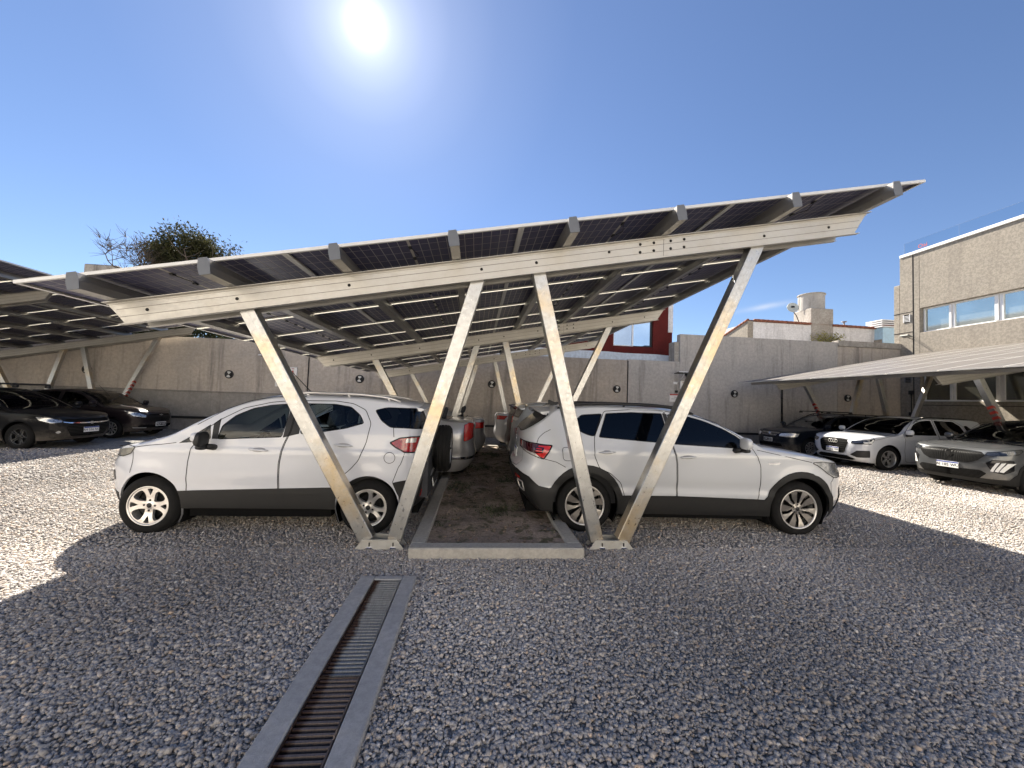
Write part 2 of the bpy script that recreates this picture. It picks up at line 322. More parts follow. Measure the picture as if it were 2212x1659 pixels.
def ico(sub):
    import bmesh
    bm = bmesh.new(); bmesh.ops.create_icosphere(bm, subdivisions=sub, radius=1)
    v = np.array([x.co[:] for x in bm.verts]); f = np.array([[y.index for y in x.verts] for x in bm.faces]); bm.free(); return v, f
def stones():
    V, F, Cc = [], [], []; nb = 0
    iv, if_ = ico(1); 
    ov = np.array([(1, 0, 0), (-1, 0, 0), (0, 1, 0), (0, -1, 0), (0, 0, 1), (0, 0, -1), ], float)
    of = np.array([(0, 2, 4), (2, 1, 4), (1, 3, 4), (3, 0, 4), (2, 0, 5), (1, 2, 5), (3, 1, 5), (0, 3, 5)])
    # bands: y0,y1,density,size
    bands = [(1.25, 2.6, 6200, .0110, 0), (2.6, 4.2, 4700, .0116, 0), (4.2, 7.0, 2100, .0142, 1), (7.0, 10.5, 800, .018, 1)]
    for (ya, yb, dens, size, lod) in bands:
        xl, xr = -1.22*yb-1.8, 1.5*yb+1.8
        n = int((yb-ya)*(xr-xl)*dens)
        x = rng.uniform(xl, xr, n); y = rng.uniform(ya, yb, n)
        ok = (x > -1.22*y-1.7) & (x < 1.5*y+1.7)
        ok &= ~((x > -.60) & (x < 1.15) & (y > 3.91) & (y < 12.6))          # planted island
        ok &= ~((x > -.93) & (x < -.455) & (y < 3.47))                       # drain
        # hidden deep under the two near cars
        x, y = x[ok], y[ok]; n = len(x)
        bv, bf = (ico(2) if lod < 0 else (iv, if_)) if lod == 0 else (ov, of)
        nv = len(bv)
        var = 24; shapes = []
        for k in range(var):
            j = bv*(1+rng.uniform(-.42, .30, (nv, 1))); j = j*np.array([1, rng.uniform(.6, .95), rng.uniform(.4, .75)]); shapes.append(j)
        shapes = np.array(shapes)
        sh = shapes[rng.integers(0, var, n)]
        s = size*np.exp(rng.normal(0, .27, n)); s = np.clip(s, size*.45, size*1.9)
        a = rng.uniform(0, 2*np.pi, n); b = rng.normal(0, .35, n); c = rng.normal(0, .35, n)
        ca, sa, cb, sb, cc, sc = np.cos(a), np.sin(a), np.cos(b), np.sin(b), np.cos(c), np.sin(c)
        R = np.empty((n, 3, 3))
        R[:, 0, 0] = ca*cb; R[:, 0, 1] = ca*sb*sc-sa*cc; R[:, 0, 2] = ca*sb*cc+sa*sc
        R[:, 1, 0] = sa*cb; R[:, 1, 1] = sa*sb*sc+ca*cc; R[:, 1, 2] = sa*sb*cc-ca*sc
        R[:, 2, 0] = -sb; R[:, 2, 1] = cb*sc; R[:, 2, 2] = cb*cc
        P = np.einsum('nij,nkj->nki', R, sh)*s[:, None, None]
        z = s*rng.uniform(.15, .55, n)+.002
        P[:, :, 0] += x[:, None]; P[:, :, 1] += y[:, None]; P[:, :, 2] += z[:, None]
        V.append(P.reshape(-1, 3)); F.append((bf[None]+(np.arange(n)*nv)[:, None, None]+nb).reshape(-1, 3)); nb += n*nv
        base = np.array([.392, .368, .348]); col = np.repeat(base[None], n, 0)
        br = np.exp(rng.normal(0, .14, n))
        # slow drifts of tone over the yard
        drift = 1+.13*np.sin(x*1.7+.6*y)+.10*np.sin(y*2.3-.9*x+1)
        col *= (br*drift)[:, None]
        tan = rng.uniform(0, 1, n); col[tan > .97] *= np.array([1.35, 1.12, .9]); col[(tan > .70) & (tan < .97)] *= np.array([1.10, 1.03, .95])
        lt = rng.uniform(0, 1, n); col[lt > .985] = np.array([.55, .53, .5])*rng.uniform(.7, 1.1, (int((lt > .985).sum()), 1))
        Cc.append(np.repeat(np.clip(col, .03, .75), nv, 0))
    V = np.concatenate(V); F = np.concatenate(F); Cc = np.concatenate(Cc)
    me = bpy.data.meshes.new('gravel'); me.vertices.add(len(V)); me.vertices.foreach_set('co', V.astype(np.float32).ravel())
    me.loops.add(len(F)*3); me.loops.foreach_set('vertex_index', F.astype(np.int32).ravel())
    me.polygons.add(len(F)); me.polygons.foreach_set('loop_start', np.arange(len(F), dtype=np.int32)*3)
    me.update(calc_edges=True)
    at = me.color_attributes.new('stone', 'FLOAT_COLOR', 'POINT'); at.data.foreach_set('color', np.c_[Cc, np.ones(len(Cc))].astype(np.float32).ravel())
    t = NT('gravel_stone'); a = t.N('ShaderNodeVertexColor', layer_name='stone'); f = t.noise(120, 3, .7)
    t.base(t.mix(1, a.outputs[0], t.ramp(f, [(.3, .75), (.7, 1.25)]), 'MULTIPLY')); t.set(rough=.85, spec=.3)
    me.materials.append(t.m); o = bpy.data.objects.new('gravel', me); COL.objects.link(o)
    tag(o, 'loose grey crushed stone gravel covering the car park floor', 'gravel', kind='stuff'); print('stones', len(V), len(F))
stones()

# ------------------------------------------------------------------ island with kerb
isl = empty('planted_island', (.28, 3.9, 0)); tag(isl, 'long strip of bare soil inside a low concrete kerb between the two rows', 'planting strip')
X0, X1, Y0, Y1 = -.61, 1.16, 3.9, 12.6
def frame_ring(x0, x1, y0, y1, w, z0, z1, jitter=.004):
    m = MB(); m.bbox(x0, x1, y0, y0+w, z0, z1, .012); m.bbox(x0, x1, y1-w, y1, z0, z1, .012)
    m.bbox(x0, x0+w, y0+w-.002, y1-w+.002, z0, z1-.002, .012); m.bbox(x1-w, x1, y0+w-.002, y1-w+.002, z0, z1-.002, .012); return m
k = frame_ring(X0, X1, Y0, Y1, .155, -.05, .115).build('kerb', M['kerb'], isl); k.location = -isl.location
def soil_mat():
    t = NT('dry_soil'); a = t.noise(2.2, 5, .6); b = t.noise(26, 6, .75); c = t.noise(7, 4)
    col = t.mix(t.ramp(a, [(.4, 0), (.6, 1)]), (.42, .335, .275), (.29, .235, .19)); col = t.mix(t.ramp(c, [(.52, 0), (.62, .8)]), col, (.085, .088, .05))
    col = t.mix(.8, col, t.ramp(b, [(.3, .45), (.7, 1.45)]), 'MULTIPLY'); t.base(col); t.set(rough=1, spec=.1); t.bump(b, .9, .03); return t.m
sm = MB(); nx, ny = 24, 110
gx = np.linspace(X0+.15, X1-.15, nx); gy = np.linspace(Y0+.15, Y1-.15, ny)
vv = [(x, y, .082+.012*math.sin(x*9+y*3)+.010*math.sin(y*7-x*4)+rng.normal(0, .0035)) for y in gy for x in gx]
sm.add(vv, [(j*nx+i, j*nx+i+1, (j+1)*nx+i+1, (j+1)*nx+i) for j in range(ny-1) for i in range(nx-1)], 0, True)
s_ = sm.build('soil', soil_mat(), isl); s_.location = -isl.location
gm = MB()
for i in range(5200):
    y = rng.uniform(4.3, 12.3); x = rng.uniform(X0+.2, X1-.2)
    pn = math.sin(x*5.1+y*2.3)+math.sin(y*3.7-x*2.2+1.3)+rng.normal(0, .35)
    if pn < .95: continue
    for _ in range(3):
        px, py = x+rng.normal(0, .015), y+rng.normal(0, .015); a = rng.uniform(0, 6.28); h = rng.uniform(.012, .045); w = rng.uniform(.003, .008)
        dx, dy = math.cos(a), math.sin(a); l = rng.uniform(.01, .035)
        gm.add([(px-dy*w, py+dx*w, .085), (px+dy*w, py-dx*w, .085), (px+dx*l, py+dy*l, .085+h)], [(0, 1, 2)])
go = gm.build('weed', plain('sparse_weed', (.055, .068, .028), .9, var=.5, nscale=5), None)
tag(go, 'sparse low weeds and dry grass growing in the island soil', 'weeds', kind='stuff')
cl = MB()
for i in range(700):
    x, y = rng.uniform(X0+.2, X1-.2), rng.uniform(4.1, 8.5); r = rng.uniform(.005, .018)
    iv, if_ = ico(1); cl.add([(x+v[0]*r*1.2, y+v[1]*r, .088+v[2]*r*.6) for v in iv*(1+rng.uniform(-.25, .25, (len(iv), 1)))], [tuple(f) for f in if_])
c_ = cl.build('soil_clod', plain('soil_clods', (.17, .125, .095), 1, var=.4, nscale=40), isl); c_.location = -isl.location; c_['kind'] = 'stuff'

# ------------------------------------------------------------------ trench drain
dr = empty('trench_drain', (-.69, 3.47, 0)); tag(dr, 'long trench drain with ribbed steel grates set in a concrete border', 'drain')
m = MB(); zt = .045
for (a, b) in ((-.93, -.805), (-.575, -.455)):
    m.bbox(a, b, -1.5, 3.47, -.1, zt, .008)
m.bbox(-.80502, -.57498, 3.405, 3.47, -.1, zt-.001, .006)
m.build('concrete_border', M['drain_conc'], dr).location = -dr.location
m = MB(); m.box(-.805, -.575, -1.5, 3.405, -.3, -.12); m.build('channel_bed', M['void'], dr).location = -dr.location
def grate(y0, y1, mat, name='grate'):
    m = MB(); n = int((y1-y0)/.0335)
    for (a, b) in ((-.800, -.792), (-.588, -.580)): m.box(a, b, y0, y1, -.02, zt-.004)
    for i in range(n):
        y = y0+(i+.5)*(y1-y0)/n
        prof = [(-.0105, -.02), (-.0115, .020), (-.007, .033), (.002, .036), (.008, .028), (.0105, .012), (.0105, -.02)]
        vs_ = [(-.792, y+p[0], p[1]) for p in prof]+[(-.588, y+p[0], p[1]) for p in prof]; k = len(prof)
        m.add(vs_, [(j, j+1, j+1+k, j+k) for j in range(k-1)], 0, False)
    for y in (y0+.004, y1-.004): m.box(-.7919, -.5881, y-.004, y+.004, -.02, zt-.006)
    o = m.build(name, mat, dr); o.location = -dr.location; return o
def grate_mat(name, c, rust):
    t = NT(name); n = t.noise(5, 5, .7); n2 = t.noise(40, 4, .7, sc=(3, .3, 1))
    sx = t.N('ShaderNodeSeparateXYZ'); t.L(t.coord('Object'), sx.inputs[0])
    # rust creeping in from the left ends of the bars
    rr = t.N('ShaderNodeMath', operation='MULTIPLY_ADD'); t.L(sx.outputs[0], rr.inputs[0]); rr.inputs[1].default_value = -9; rr.inputs[2].default_value = -6.35
    ad_ = t.N('ShaderNodeMath', operation='ADD'); t.L(rr.outputs[0], ad_.inputs[0]); t.L(n, ad_.inputs[1])
    cc = t.mix(t.ramp(ad_.outputs[0], [(.75, 0), (1.05, 1)]), c, rust); cc = t.mix(.7, cc, t.ramp(n2, [(.3, .6), (.7, 1.2)]), 'MULTIPLY')
    t.base(cc); t.set(rough=.45, metal=.6); return t.m
gA = grate_mat('galvanised_grate', (.27, .275, .28), (.055, .03, .022)); gB = grate_mat('rusty_grate', (.17, .135, .12), (.055, .03, .022))
o = grate(2.27, 3.40, gA); o['label'] = 'brighter galvanised grate at the far end'
o = grate(1.10, 2.262, gB); o['label'] = 'dark brown rusty grate'
grate(-.1, 1.092, gB); grate(-1.4, -.108, gB)

# ================================================================== WALL
D = 16.2
w = empty('boundary_wall', (0, D, 0)); tag(w, 'long rendered grey brown boundary wall behind the parked cars', 'wall')
TOPL, TOPR = 3.58, 4.86
def wbox(name, mat, x0, x1, z0, z1, yf=D, th=.3, b=.012):
    m = MB(); m.bbox(x0, x1, yf-D, yf-D+th, z0, z1, b); return m.build(name, mat, w)
wbox('left_panel', M['wall'], -40, -6.80, 0, 3.63)
wbox('centre_panel', M['wall'], -6.795, 6.52, 0, 3.53, D+.02)
wbox('right_panel', M['wall_grey'], 6.525, 8.89, 0, 3.56, D-.002)
wbox('raised_panel', M['wall_grey'], 8.893, 16.50, 0, 4.80, D-.004)
wbox('end_panel', M['wall'], 16.503, 19.72, 0, 4.62, D-.001)
wbox('coping', M['old_conc'], 16.503, 19.70, 4.623, 4.89, D-.045, .36)
wbox('return_pier', M['old_conc'], 8.66, 8.888, 3.563, 4.45, D+.06, .5)
wbox('plinth', M['wall_low'], -40, -4.9, 0, 1.49, D-.07, .07)
wbox('plinth_ledge', M['wall_low'], -40, -4.9, 1.493, 1.53, D-.10, .10)
m = MB(); m.bbox(-40, 19.6, -.13, -.075, .44, .53, .008); m.build('base_trim', M['black'], w)
m = MB(); m.box(6.515, 6.55, -.006, .01, .55, 3.5); m.box(-6.83, -6.80, -.006, .01, 1.55, 3.5); m.build('joint', M['seam'], w)
# ------------------------------------------------------------------ round wall lights
def wall_light():
    t = empty('wall_light'); m = MB()
    m.lathe([(.0, 0), (.165, 0), (.165, -.03), (.15, -.055), (.135, -.06), (.128, -.04), (0, -.04)], 32, 0, axis='y'); m.build('bezel', M['black'], t)
    m = MB()
    for a0 in (math.pi*.24, math.pi*1.24):
        vs_ = [(0, -.045, 0)]; n = 10
        for i in range(n+1):
            a = a0+i*(math.pi*.46)/n; vs_.append((math.cos(a)*.122, -.045, math.sin(a)*.122))
        m.add(vs_, [(0, i+2, i+1) for i in range(n)])
    m.build('diffuser', plain('frosted_diffuser', (.42, .42, .40), .3, var=.1) if 'diff' not in M else M['diff'], t)
    m = MB()
    m.bbox(-.018, .018, -.064, -.04, -.018, .018, .003)
    return t, m.build('guard', M['black_gloss'], t)
M['diff'] = plain('frosted_diffuser', (.5, .5, .48), .3, var=.1)
wl0, _ = wall_light()
WLX = [(-14.95, 2.20), (-9.80, 2.22), (-4.78, 2.24), (.62, 2.24), (6.05, 2.24), (11.46, 2.235), (16.98, 2.24)]
WLL = ['round black wall light above the two dark cars at far left', 'round black wall light between the dark cars and the left white SUV',
       'round black wall light above the roof of the white car with rear spare wheel', 'round black wall light seen through the middle of the central carport',
       'round black wall light beside the dark vertical joint of the wall', 'round black wall light on the taller grey part of the wall',
       'round black wall light behind the legs of the right hand carport']
for i, (x, z) in enumerate(WLX):
    o = wl0 if i == 0 else copy_obj(wl0)
    o.location = (x, D-.004, z); tag(o, WLL[i], 'wall light', 'round lights along the boundary wall')
# ------------------------------------------------------------------ solar floodlights, extinguisher signs, notice boards, boxes
def flood(x, z, flip, label):
    t = empty('solar_floodlight', (x, D, z)); tag(t, label, 'floodlight', 'solar floodlights on the wall')
    m = MB(); R_ = Matrix.Translation((0, -.42, .03)) @ Matrix.Rotation(rad(-8), 4, 'X'); m.bbox(-.36, .36, -.22, .22, -.012, .012, .004, 0, R_); m.build('solar_panel', M['black_gloss'], t)
    m = MB(); m.box(-.365, .365, -.232, -.22, -.016, .016, 0, R_); m.box(-.365, .365, .22, .232, -.016, .016, 0, R_); m.build('panel_frame', M['white_pvc'], t)
    m = MB(); m.tube([(-.1*flip, 0, -.38), (-.02*flip, -.3, -.16), (0, -.4, .0)], .02, 8); m.bbox(-.2*flip-.07, -.2*flip+.10, -.03, 0, -.44, -.34, .004); m.build('bracket', M['white_pvc'], t)
    m = MB(); R2 = Matrix.Translation((.2*flip, -.46, -.09)) @ Matrix.Rotation(rad(40), 4, 'X'); m.bbox(-.17, .17, -.10, .10, -.03, .03, .008, 0, R2); h = m.build('lamp_head', M['black'], t)
    m = MB(); m.box(-.13, .13, -.07, .07, -.033, -.0305, 0, R2); m.build('lens', M['lamp_clear'], h)
flood(-8.05, 2.93, 1, 'small solar floodlight on the wall behind the slanting leg of the left white car'); flood(8.88, 3.0, 1, 'small solar floodlight on the wall above the right notice board')
def ext_sign(x, z, label):
    t = empty('extinguisher_sign', (x, D, z)); tag(t, label, 'sign', 'extinguisher signs')
    m = MB(); m.bbox(-.145, .145, -.10, 0, -.17, .17, .006); m.build('sign_body', M['sign_white'], t)
    m = MB(); m.box(-.150, -.118, -.115, -.1005, -.175, .175); m.box(.118, .150, -.115, -.1005, -.175, .175); m.build('side_rail', M['white_pvc'], t)
    m = MB(); y = -.1025
    m.add([(-.028, y, .04), (.028, y, .04), (.028, y, -.07), (.05, y, -.07), (0, y, -.135), (-.05, y, -.07), (-.028, y, -.07)], [(6, 5, 4, 3, 2, 1, 0)])
    m.add([(-.045, y, .13), (0, y, .115), (.045, y, .13), (.045, y, .09), (0, y, .10), (-.045, y, .09)], [(5, 4, 1, 0), (4, 3, 2, 1)])
    m.build('arrow', M['sign_red'], t)
ext_sign(-7.36, 2.43, 'small white extinguisher sign with red arrow, on the wall left of centre'); ext_sign(9.03, 2.53, 'small white extinguisher sign with red arrow, on the grey wall above the right notice')
def board(x, z, w_, label):
    t = empty('notice_board', (x, D, z)); tag(t, label, 'notice board', 'notice boards on the wall')
    m = MB(); m.bbox(-w_/2, w_/2, -.03, 0, -.17, .17, .004); m.build('board', M['sign_white'], t)
    m = MB(); m.box(-w_/2, w_/2, -.0325, -.0305, .115, .172); m.build('red_header', M['sign_red'], t)
    Mx = lambda zz: Matrix.Translation((0, -.033, zz)) @ Matrix.Rotation(rad(90), 4, 'X')
    text_mesh('lettering', 'POR FAVOR', .06, M['ink'], t, Mx(.03)); text_mesh('lettering', 'ESTACIONAR DE CULATA', .048, M['ink'], t, Mx(-.045))
board(-7.72, 1.98, .66, 'white notice board with red top band, half hidden by the left slanting leg'); board(8.80, 1.95, .72, 'white notice board with red top band and two lines of text, right of centre')
for x, z, mt, lb in ((-7.73, 2.215, 'sign_white', 'small pale junction box above the left notice board'), (8.745, 2.235, 'black', 'small black junction box above the right notice board')):
    m = MB(); m.bbox(-.055, .055, -.07, 0, -.05, .05, .006); m.bbox(-.02, .02, -.085, -.0705, -.03, .03, .003, 1)
    o = m.build('junction_box', [M[mt], M['black']]); o.location = (x, D-.001, z); tag(o, lb, 'junction box', 'junction boxes on the wall')
m = MB(); m.bbox(-.11, .11, -.02, 0, -.04, .04, .004); m.box(-.09, .09, -.0225, -.0205, -.012, .012, 1); o = m.build('red_plaque', [M['sign_red'], M['sign_white']]); o.location = (-7.42, D-.002, 1.655)
tag(o, 'small dark red plaque low on the wall just above the left white roof', 'plaque')
m = MB(); m.bbox(-.25, .25, -.012, 0, -.035, .035, .003); m.bbox(-.36, -.28, -.012, 0, -.035, .035, .003); o = m.build('wall_plate', M['facade']); o.location = (16.0, D-.006, 3.05); tag(o, 'faint beige label plate high on the wall behind right carport', 'plate')
# downpipe
m = MB(); m.tube([(0, -.04, 3.1), (0, -.04, 1.05)], .035, 10); m.lathe([(.0, 1.0), (.06, 1.0), (.06, 1.08), (0, 1.08)], 12, 0, Matrix.Translation((0, -.045, 0)))
for z in (1.4, 2.1, 2.8): m.lathe([(.036, z), (.045, z), (.045, z+.04), (.036, z+.04)], 12, 0, Matrix.Translation((0, -.04, 0)))
o = m.build('downpipe', M['black']); o.location = (13.72, D-.01, 0); tag(o, 'thin black downpipe on the wall under the right carport', 'downpipe')

# ================================================================== BUILDING on the right
FX = 19.7
b = empty('office_building', (FX, 5, 0)); tag(b, 'two storey stippled beige building with blue reflective windows', 'building')
def bb(name, mat, x0, x1, y0, y1, z0, z1, bv=.01, par=b):
    m = MB(); m.bbox(x0, x1, y0, y1, z0, z1, bv); o = m.build(name, mat, par); o.location = -b.location; return o
YN, YE, YW = -6, 16.21, 15.40       # near end, far corner, first window edge
def slab(name, y0, y1, z0, z1, x0=FX, x1=FX+.5): return bb(name, M['facade'], x0, x1, y0, y1, z0, z1)
m = MB()
m.bbox(FX+.4, 34, YN, 16.1, 0, 8.85, .01)                       # solid core behind the windows
core = m.build('core', M['facade'], b); core.location = -b.location
m = MB()
m.bbox(FX, FX+.399, YN, YW, 0, 2.20, .012); m.bbox(FX, FX+.399, YN, YW, 3.40, 5.28, .012); m.bbox(FX, FX+.399, YN, YW, 6.38, 8.93, .012)
m.bbox(FX-.002, FX+.399, YW+.001, 15.64, 0, 8.93, .012); m.bbox(FX-.012, FX+.399, 15.66, 16.2, 0, 8.93, .012)
m.bbox(FX-.006, FX+6, 16.201, 16.47, 0, 7.68, .02)
wl_ = m.build('wall', M['facade'], b); wl_.location = -b.location
m = MB(); m.box(FX-.016, FX-.0121, 15.662, 16.46, 6.28, 6.31); m.box(FX-.016, FX-.0121, 15.662, 16.46, 5.35, 5.38); m.box(FX-.012, FX+.01, 15.641, 15.659, 0, 8.9); m.box(FX-.006, FX-.0005, YN, 16.2, 2.02, 2.04); o = m.build('groove', M['seam'], wl_)
bb('parapet_cap', M['white_pvc'], FX-.05, FX+.35, YN, 16.18, 8.933, 9.06)
m = MB()
y = 16.1
for (ya, yb) in ((14.05, 16.1), (11.0, 14.03), (8, 10.98), (5, 7.98), (2, 4.98)): m.box(FX+.12, FX+.13, ya, yb, 9.062, 9.62)
gr = m.build('glass_railing', M['glass_rail'], b); gr.location = -b.location
text_mesh('sticker', 'Oai', .26, M['sign_red'], gr, Matrix.Translation((FX+.115, 15.35, 9.26)) @ Matrix.Rotation(rad(-90), 4, 'Z') @ Matrix.Rotation(rad(90), 4, 'X'), .002)
def window(y0, y1, z0, z1, muls, gl):
    f = MB(); x0, x1 = FX+.17, FX+.25; t = .06
    f.bbox(x0, x1, y0, y1, z0, z0+t, .004); f.bbox(x0, x1, y0, y1, z1-t, z1, .004)
    f.bbox(x0, x1, y0, y0+t, z0+t, z1-t, .004); f.bbox(x0, x1, y1-t, y1, z0+t, z1-t, .004)
    for (mc, mw) in muls: f.bbox(x0-.002, x1, mc-mw, mc-.008, z0+t, z1-t, .004); f.bbox(x0-.03, x1, mc+.008, mc+mw, z0+t, z1-t, .004)
    fr = f.build('window', M['white_pvc'], b); fr.location = -b.location
    p = MB(); p.box(x0+.04, x0+.05, y0+t, y1-t, z0+t, z1-t); pn = p.build('pane', M[gl], fr); return fr
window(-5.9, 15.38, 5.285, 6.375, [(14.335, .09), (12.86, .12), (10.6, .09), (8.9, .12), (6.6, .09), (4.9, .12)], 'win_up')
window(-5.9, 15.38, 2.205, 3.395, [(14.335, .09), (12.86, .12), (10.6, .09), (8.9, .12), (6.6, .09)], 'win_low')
def louvre(y, z, h, mat, par):
    m = MB(); m.box(FX-.016, FX-.013, y-.14, y+.14, z-h/2, z+h/2, 1); m.box(FX-.045, FX-.0165, y-.14, y-.12, z-h/2, z+h/2); m.box(FX-.045, FX-.0165, y+.12, y+.14, z-h/2, z+h/2)
    for i in range(5): m.box(FX-.045, FX-.0305, y-.12, y+.12, z-h/2+.03+i*(h-.06)/5, z-h/2+.05+i*(h-.06)/5)
    o = m.build('vent_grille', [mat, M['seam']], par); o.location = -b.location
louvre(15.9, 6.02, .36, M['white_pvc'], b); louvre(15.86, 3.25, .40, plain('dull_vent', (.2, .2, .21), .5), b)
# floodlight on the facade
t = empty('facade_floodlight', (FX, 15.62, 5.1)); tag(t, 'small floodlight on an arm fixed to the beige facade', 'floodlight')
m = MB(); m.tube([(0, .0, -.1), (-.25, 0, -.05), (-.38, 0, .02)], .014, 6); m.tube([(0, .0, .02), (-.2, 0, .02)], .01, 6); m.build('arm', M['black'], t)
m = MB(); R_ = Matrix.Translation((-.42, 0, .03)) @ Matrix.Rotation(rad(18), 4, 'Y'); m.bbox(-.12, .12, -.17, .17, -.03, .03, .008, 0, R_); h = m.build('lamp_head', plain('grey_lamp_housing', (.16, .17, .16), .5), t)
m = MB(); m.box(-.09, .09, -.14, .14, -.0335, -.031, 0, R_); m.build('lens', M['lamp_clear'], h)
# switch boxes with conduit on the facade
t = empty('conduit_boxes', (FX, 15.7, 2.5)); tag(t, 'two small black boxes joined by conduit low on the beige facade', 'electrical box')
m = MB(); m.bbox(-.12, -.014, -.09, .09, -.0, .18, .01); m.build('upper_box', M['black'], t)
m = MB(); m.bbox(-.12, -.014, -.08, .08, -.95, -.80, .01); m.build('lower_box', M['black'], t)
m = MB(); m.tube([(-.06, 0, 0), (-.06, 0, -.8)], .02, 8); m.tube([(-.06, .0, -.93), (-.06, .05, -.98), (-.06, .55, -1.0)], .018, 8); m.build('conduit', M['black'], t)
# ramp handrail by the facade
t = empty('ramp_handrail', (18.6, 10, 0)); tag(t, 'tubular steel handrail along the foot of the beige building', 'handrail')
mt = plain('handrail_steel', (.42, .39, .33), .45, .3)
for z in (.92, 1.22):
    m = MB(); m.tube([(0, -4, z), (0, 4.6, z), (0, 4.75, z-.12)], .024, 8); m.build('rail', mt, t)
for y in (-4, -2, 0, 2, 4.2):
    m = MB(); m.tube([(0, y, 0), (0, y, 1.2)], .024, 8); m.build('post', mt, t)
bb('step', M['kerb'], FX-.9, FX-.001, 6, 15.9, 0, .35, .02)

# ------------------------------------------------------------------ unseen building added behind the camera to bounce sun into the shade
rbld = empty('bounce_building', (0, -11, 0)); tag(rbld, 'added cream building behind the camera, unseen, bouncing sunlight into the shade', 'building')
m = MB(); m.bbox(-30, 19.6, -3, 0, 0, 6.6, .02); m.bbox(-30, 19.6, -3.1, .12, 6.601, 6.9, .02)
m.build('wall', plain('cream_render', (.80, .75, .67), .9, var=.1, nscale=2), rbld)
for i in range(12):
    m = MB(); x = -28+i*4; m.bbox(x, x+2.0, .002, .06, 3.9, 5.3, .01); m.box(x+.08, x+1.92, .0605, .07, 3.98, 5.22, 1); m.build('window', [M['white_pvc'], M['win_up']], rbld)

# ================================================================== neighbours behind the wall
h = empty('white_house', (20, 22, 0)); tag(h, 'peeling whitewashed house with clay tile edging and a stained chimney block', 'house')
def hb(name, mat, x0, x1, y0, y1, z0, z1, par=h, bv=.01):
    m = MB(); m.bbox(x0, x1, y0, y1, z0, z1, bv); o = m.build(name, mat, par); 
    o.location = -h.location if par is h else (0, 0, 0); return o
m = MB(); m.bbox(16.76, 25.4, 22, 26, 0, 6.95, .01)
m.build('wall', M['whitewash'], h).location = -h.location
m = MB(); m.prism([(.02, 0), (2.6, 0), (2.6, 6.32), (.02, 7.0)], .001, .35, 0, Matrix.Translation((16.76, 22, 0)) @ Matrix.Rotation(rad(90), 4, 'Z')); m.build('gable_wall', M['facade'], h).location = -h.location
hb('side_wall', M['facade'], 24.9, 27.2, 21.55, 26, 0, 6.2)
roof = MB(); roof.add([(16.36, 21.95, 7.04), (25.4, 21.95, 7.0), (25.4, 24.8, 6.37), (16.36, 24.8, 6.33)], [(0, 1, 2, 3)])
for i in range(28):                                                    # row of cover tiles along the wall head
    x = 16.75+i*.31
    if 19.35 < x < 21.95 and x > 20.3: continue
    roof.tube([(x, 21.93, 7.03-i*.0025), (x+.34, 21.93, 7.045-i*.0025)], .075, 8)
for i in range(10): y = 22+i*.27; z = 7.06-i*.0727; roof.tube([(16.42, y, z), (16.42, y+.3, z-.085)], .075, 7)
for i in range(8): x = 24.9+i*.32; roof.tube([(x, 21.5, 7.0+i*.045), (x+.3, 21.5, 7.05+i*.045)], .07, 7)
rf = roof.build('roof', M['tile'], h); rf.location = -h.location
m = MB(); m.bbox(20.6, 22.1, 21.97, 23.35, 5.2, 8.03, .03)
m.build('chimney', M['old_conc'], h).location = -h.location
tk = MB(); Mx = Matrix.Translation((21.28, 22.72, 0)); tk.lathe([(.70, 8.0), (.70, 9.03)], 40, 0, Mx); o = tk.build('water_tank', concrete('tank_cement', (.52, .50, .47), (.36, .35, .33), .7, 2, (.14, .13, .12)))
m = MB(); m.lathe([(0, 9.10), (.74, 9.07), (.76, 9.02), (.72, 9.015), (0, 9.01)], 40, 0, Mx); m.build('lid', M['old_conc'], o)
m = MB(); m.tube([(20.5, 22.8, 8.0), (20.5, 22.8, 9.0)], .02, 6); m.build('pipe', M['black'], o)
tag(o, 'round cement water tank with a dark lid on the white house roof', 'water tank')
m = MB(); m.tube([(0, 0, 0), (0, 0, .30)], .045, 8); m.lathe([(.02, .30), (.15, .36), (.15, .39), (0, .40)], 14); o = m.build('vent_pipe', plain('vent_metal', (.2, .2, .22), .5)); o.location = (23.05, 22.2, 6.95); tag(o, 'thin metal roof vent pipe with flared cap on the white house', 'vent pipe')
d_ = empty('satellite_dish', (19.35, 22, 7.95)); tag(d_, 'pale satellite dish on a bent arm beside the stained chimney', 'satellite dish')
R_ = Matrix.Rotation(rad(-25), 4, 'Z') @ Matrix.Rotation(rad(-22), 4, 'X')
m = MB(); m.lathe([(0, 0), (.12, -.008), (.22, -.03), (.30, -.06), (.31, -.05), (.22, -.015), (.0, .02)], 28, 0, R_ @ Matrix.Diagonal((1, 1, 1.15, 1)), 'y'); m.build('reflector', plain('dish_grey', (.55, .57, .52), .5), d_)
m = MB(); m.tube([(0, .05, -.1), (.35, .1, -.45), (.55, .1, -.9), (1.1, .12, -1.05)], .025, 7); m.build('arm', M['black'], d_)
m = MB(); y=-.075; m.box(-.08, .1, y, y+.004, -.02, .10, 0, R_); m.build('emblem', M['ink'], d_)
lv = empty('roof_louvre', (25.2, 21.7, 6.0)); tag(lv, 'boxy louvred rooftop duct with pale blue side beside the white house', 'roof duct')
m = MB(); m.box(-.25, .55, -.2, .6, -.6, .95); m.build('duct', plain('pale_blue_metal', (.42, .62, .78), .45, .2), lv)
for i in range(4):
    m = MB(); m.box(-.42, .95, -.32, .7, .96+i*.13, 1.02+i*.13); m.build('slat', M['endcap'] if i > 3 else M['white_pvc'], lv)

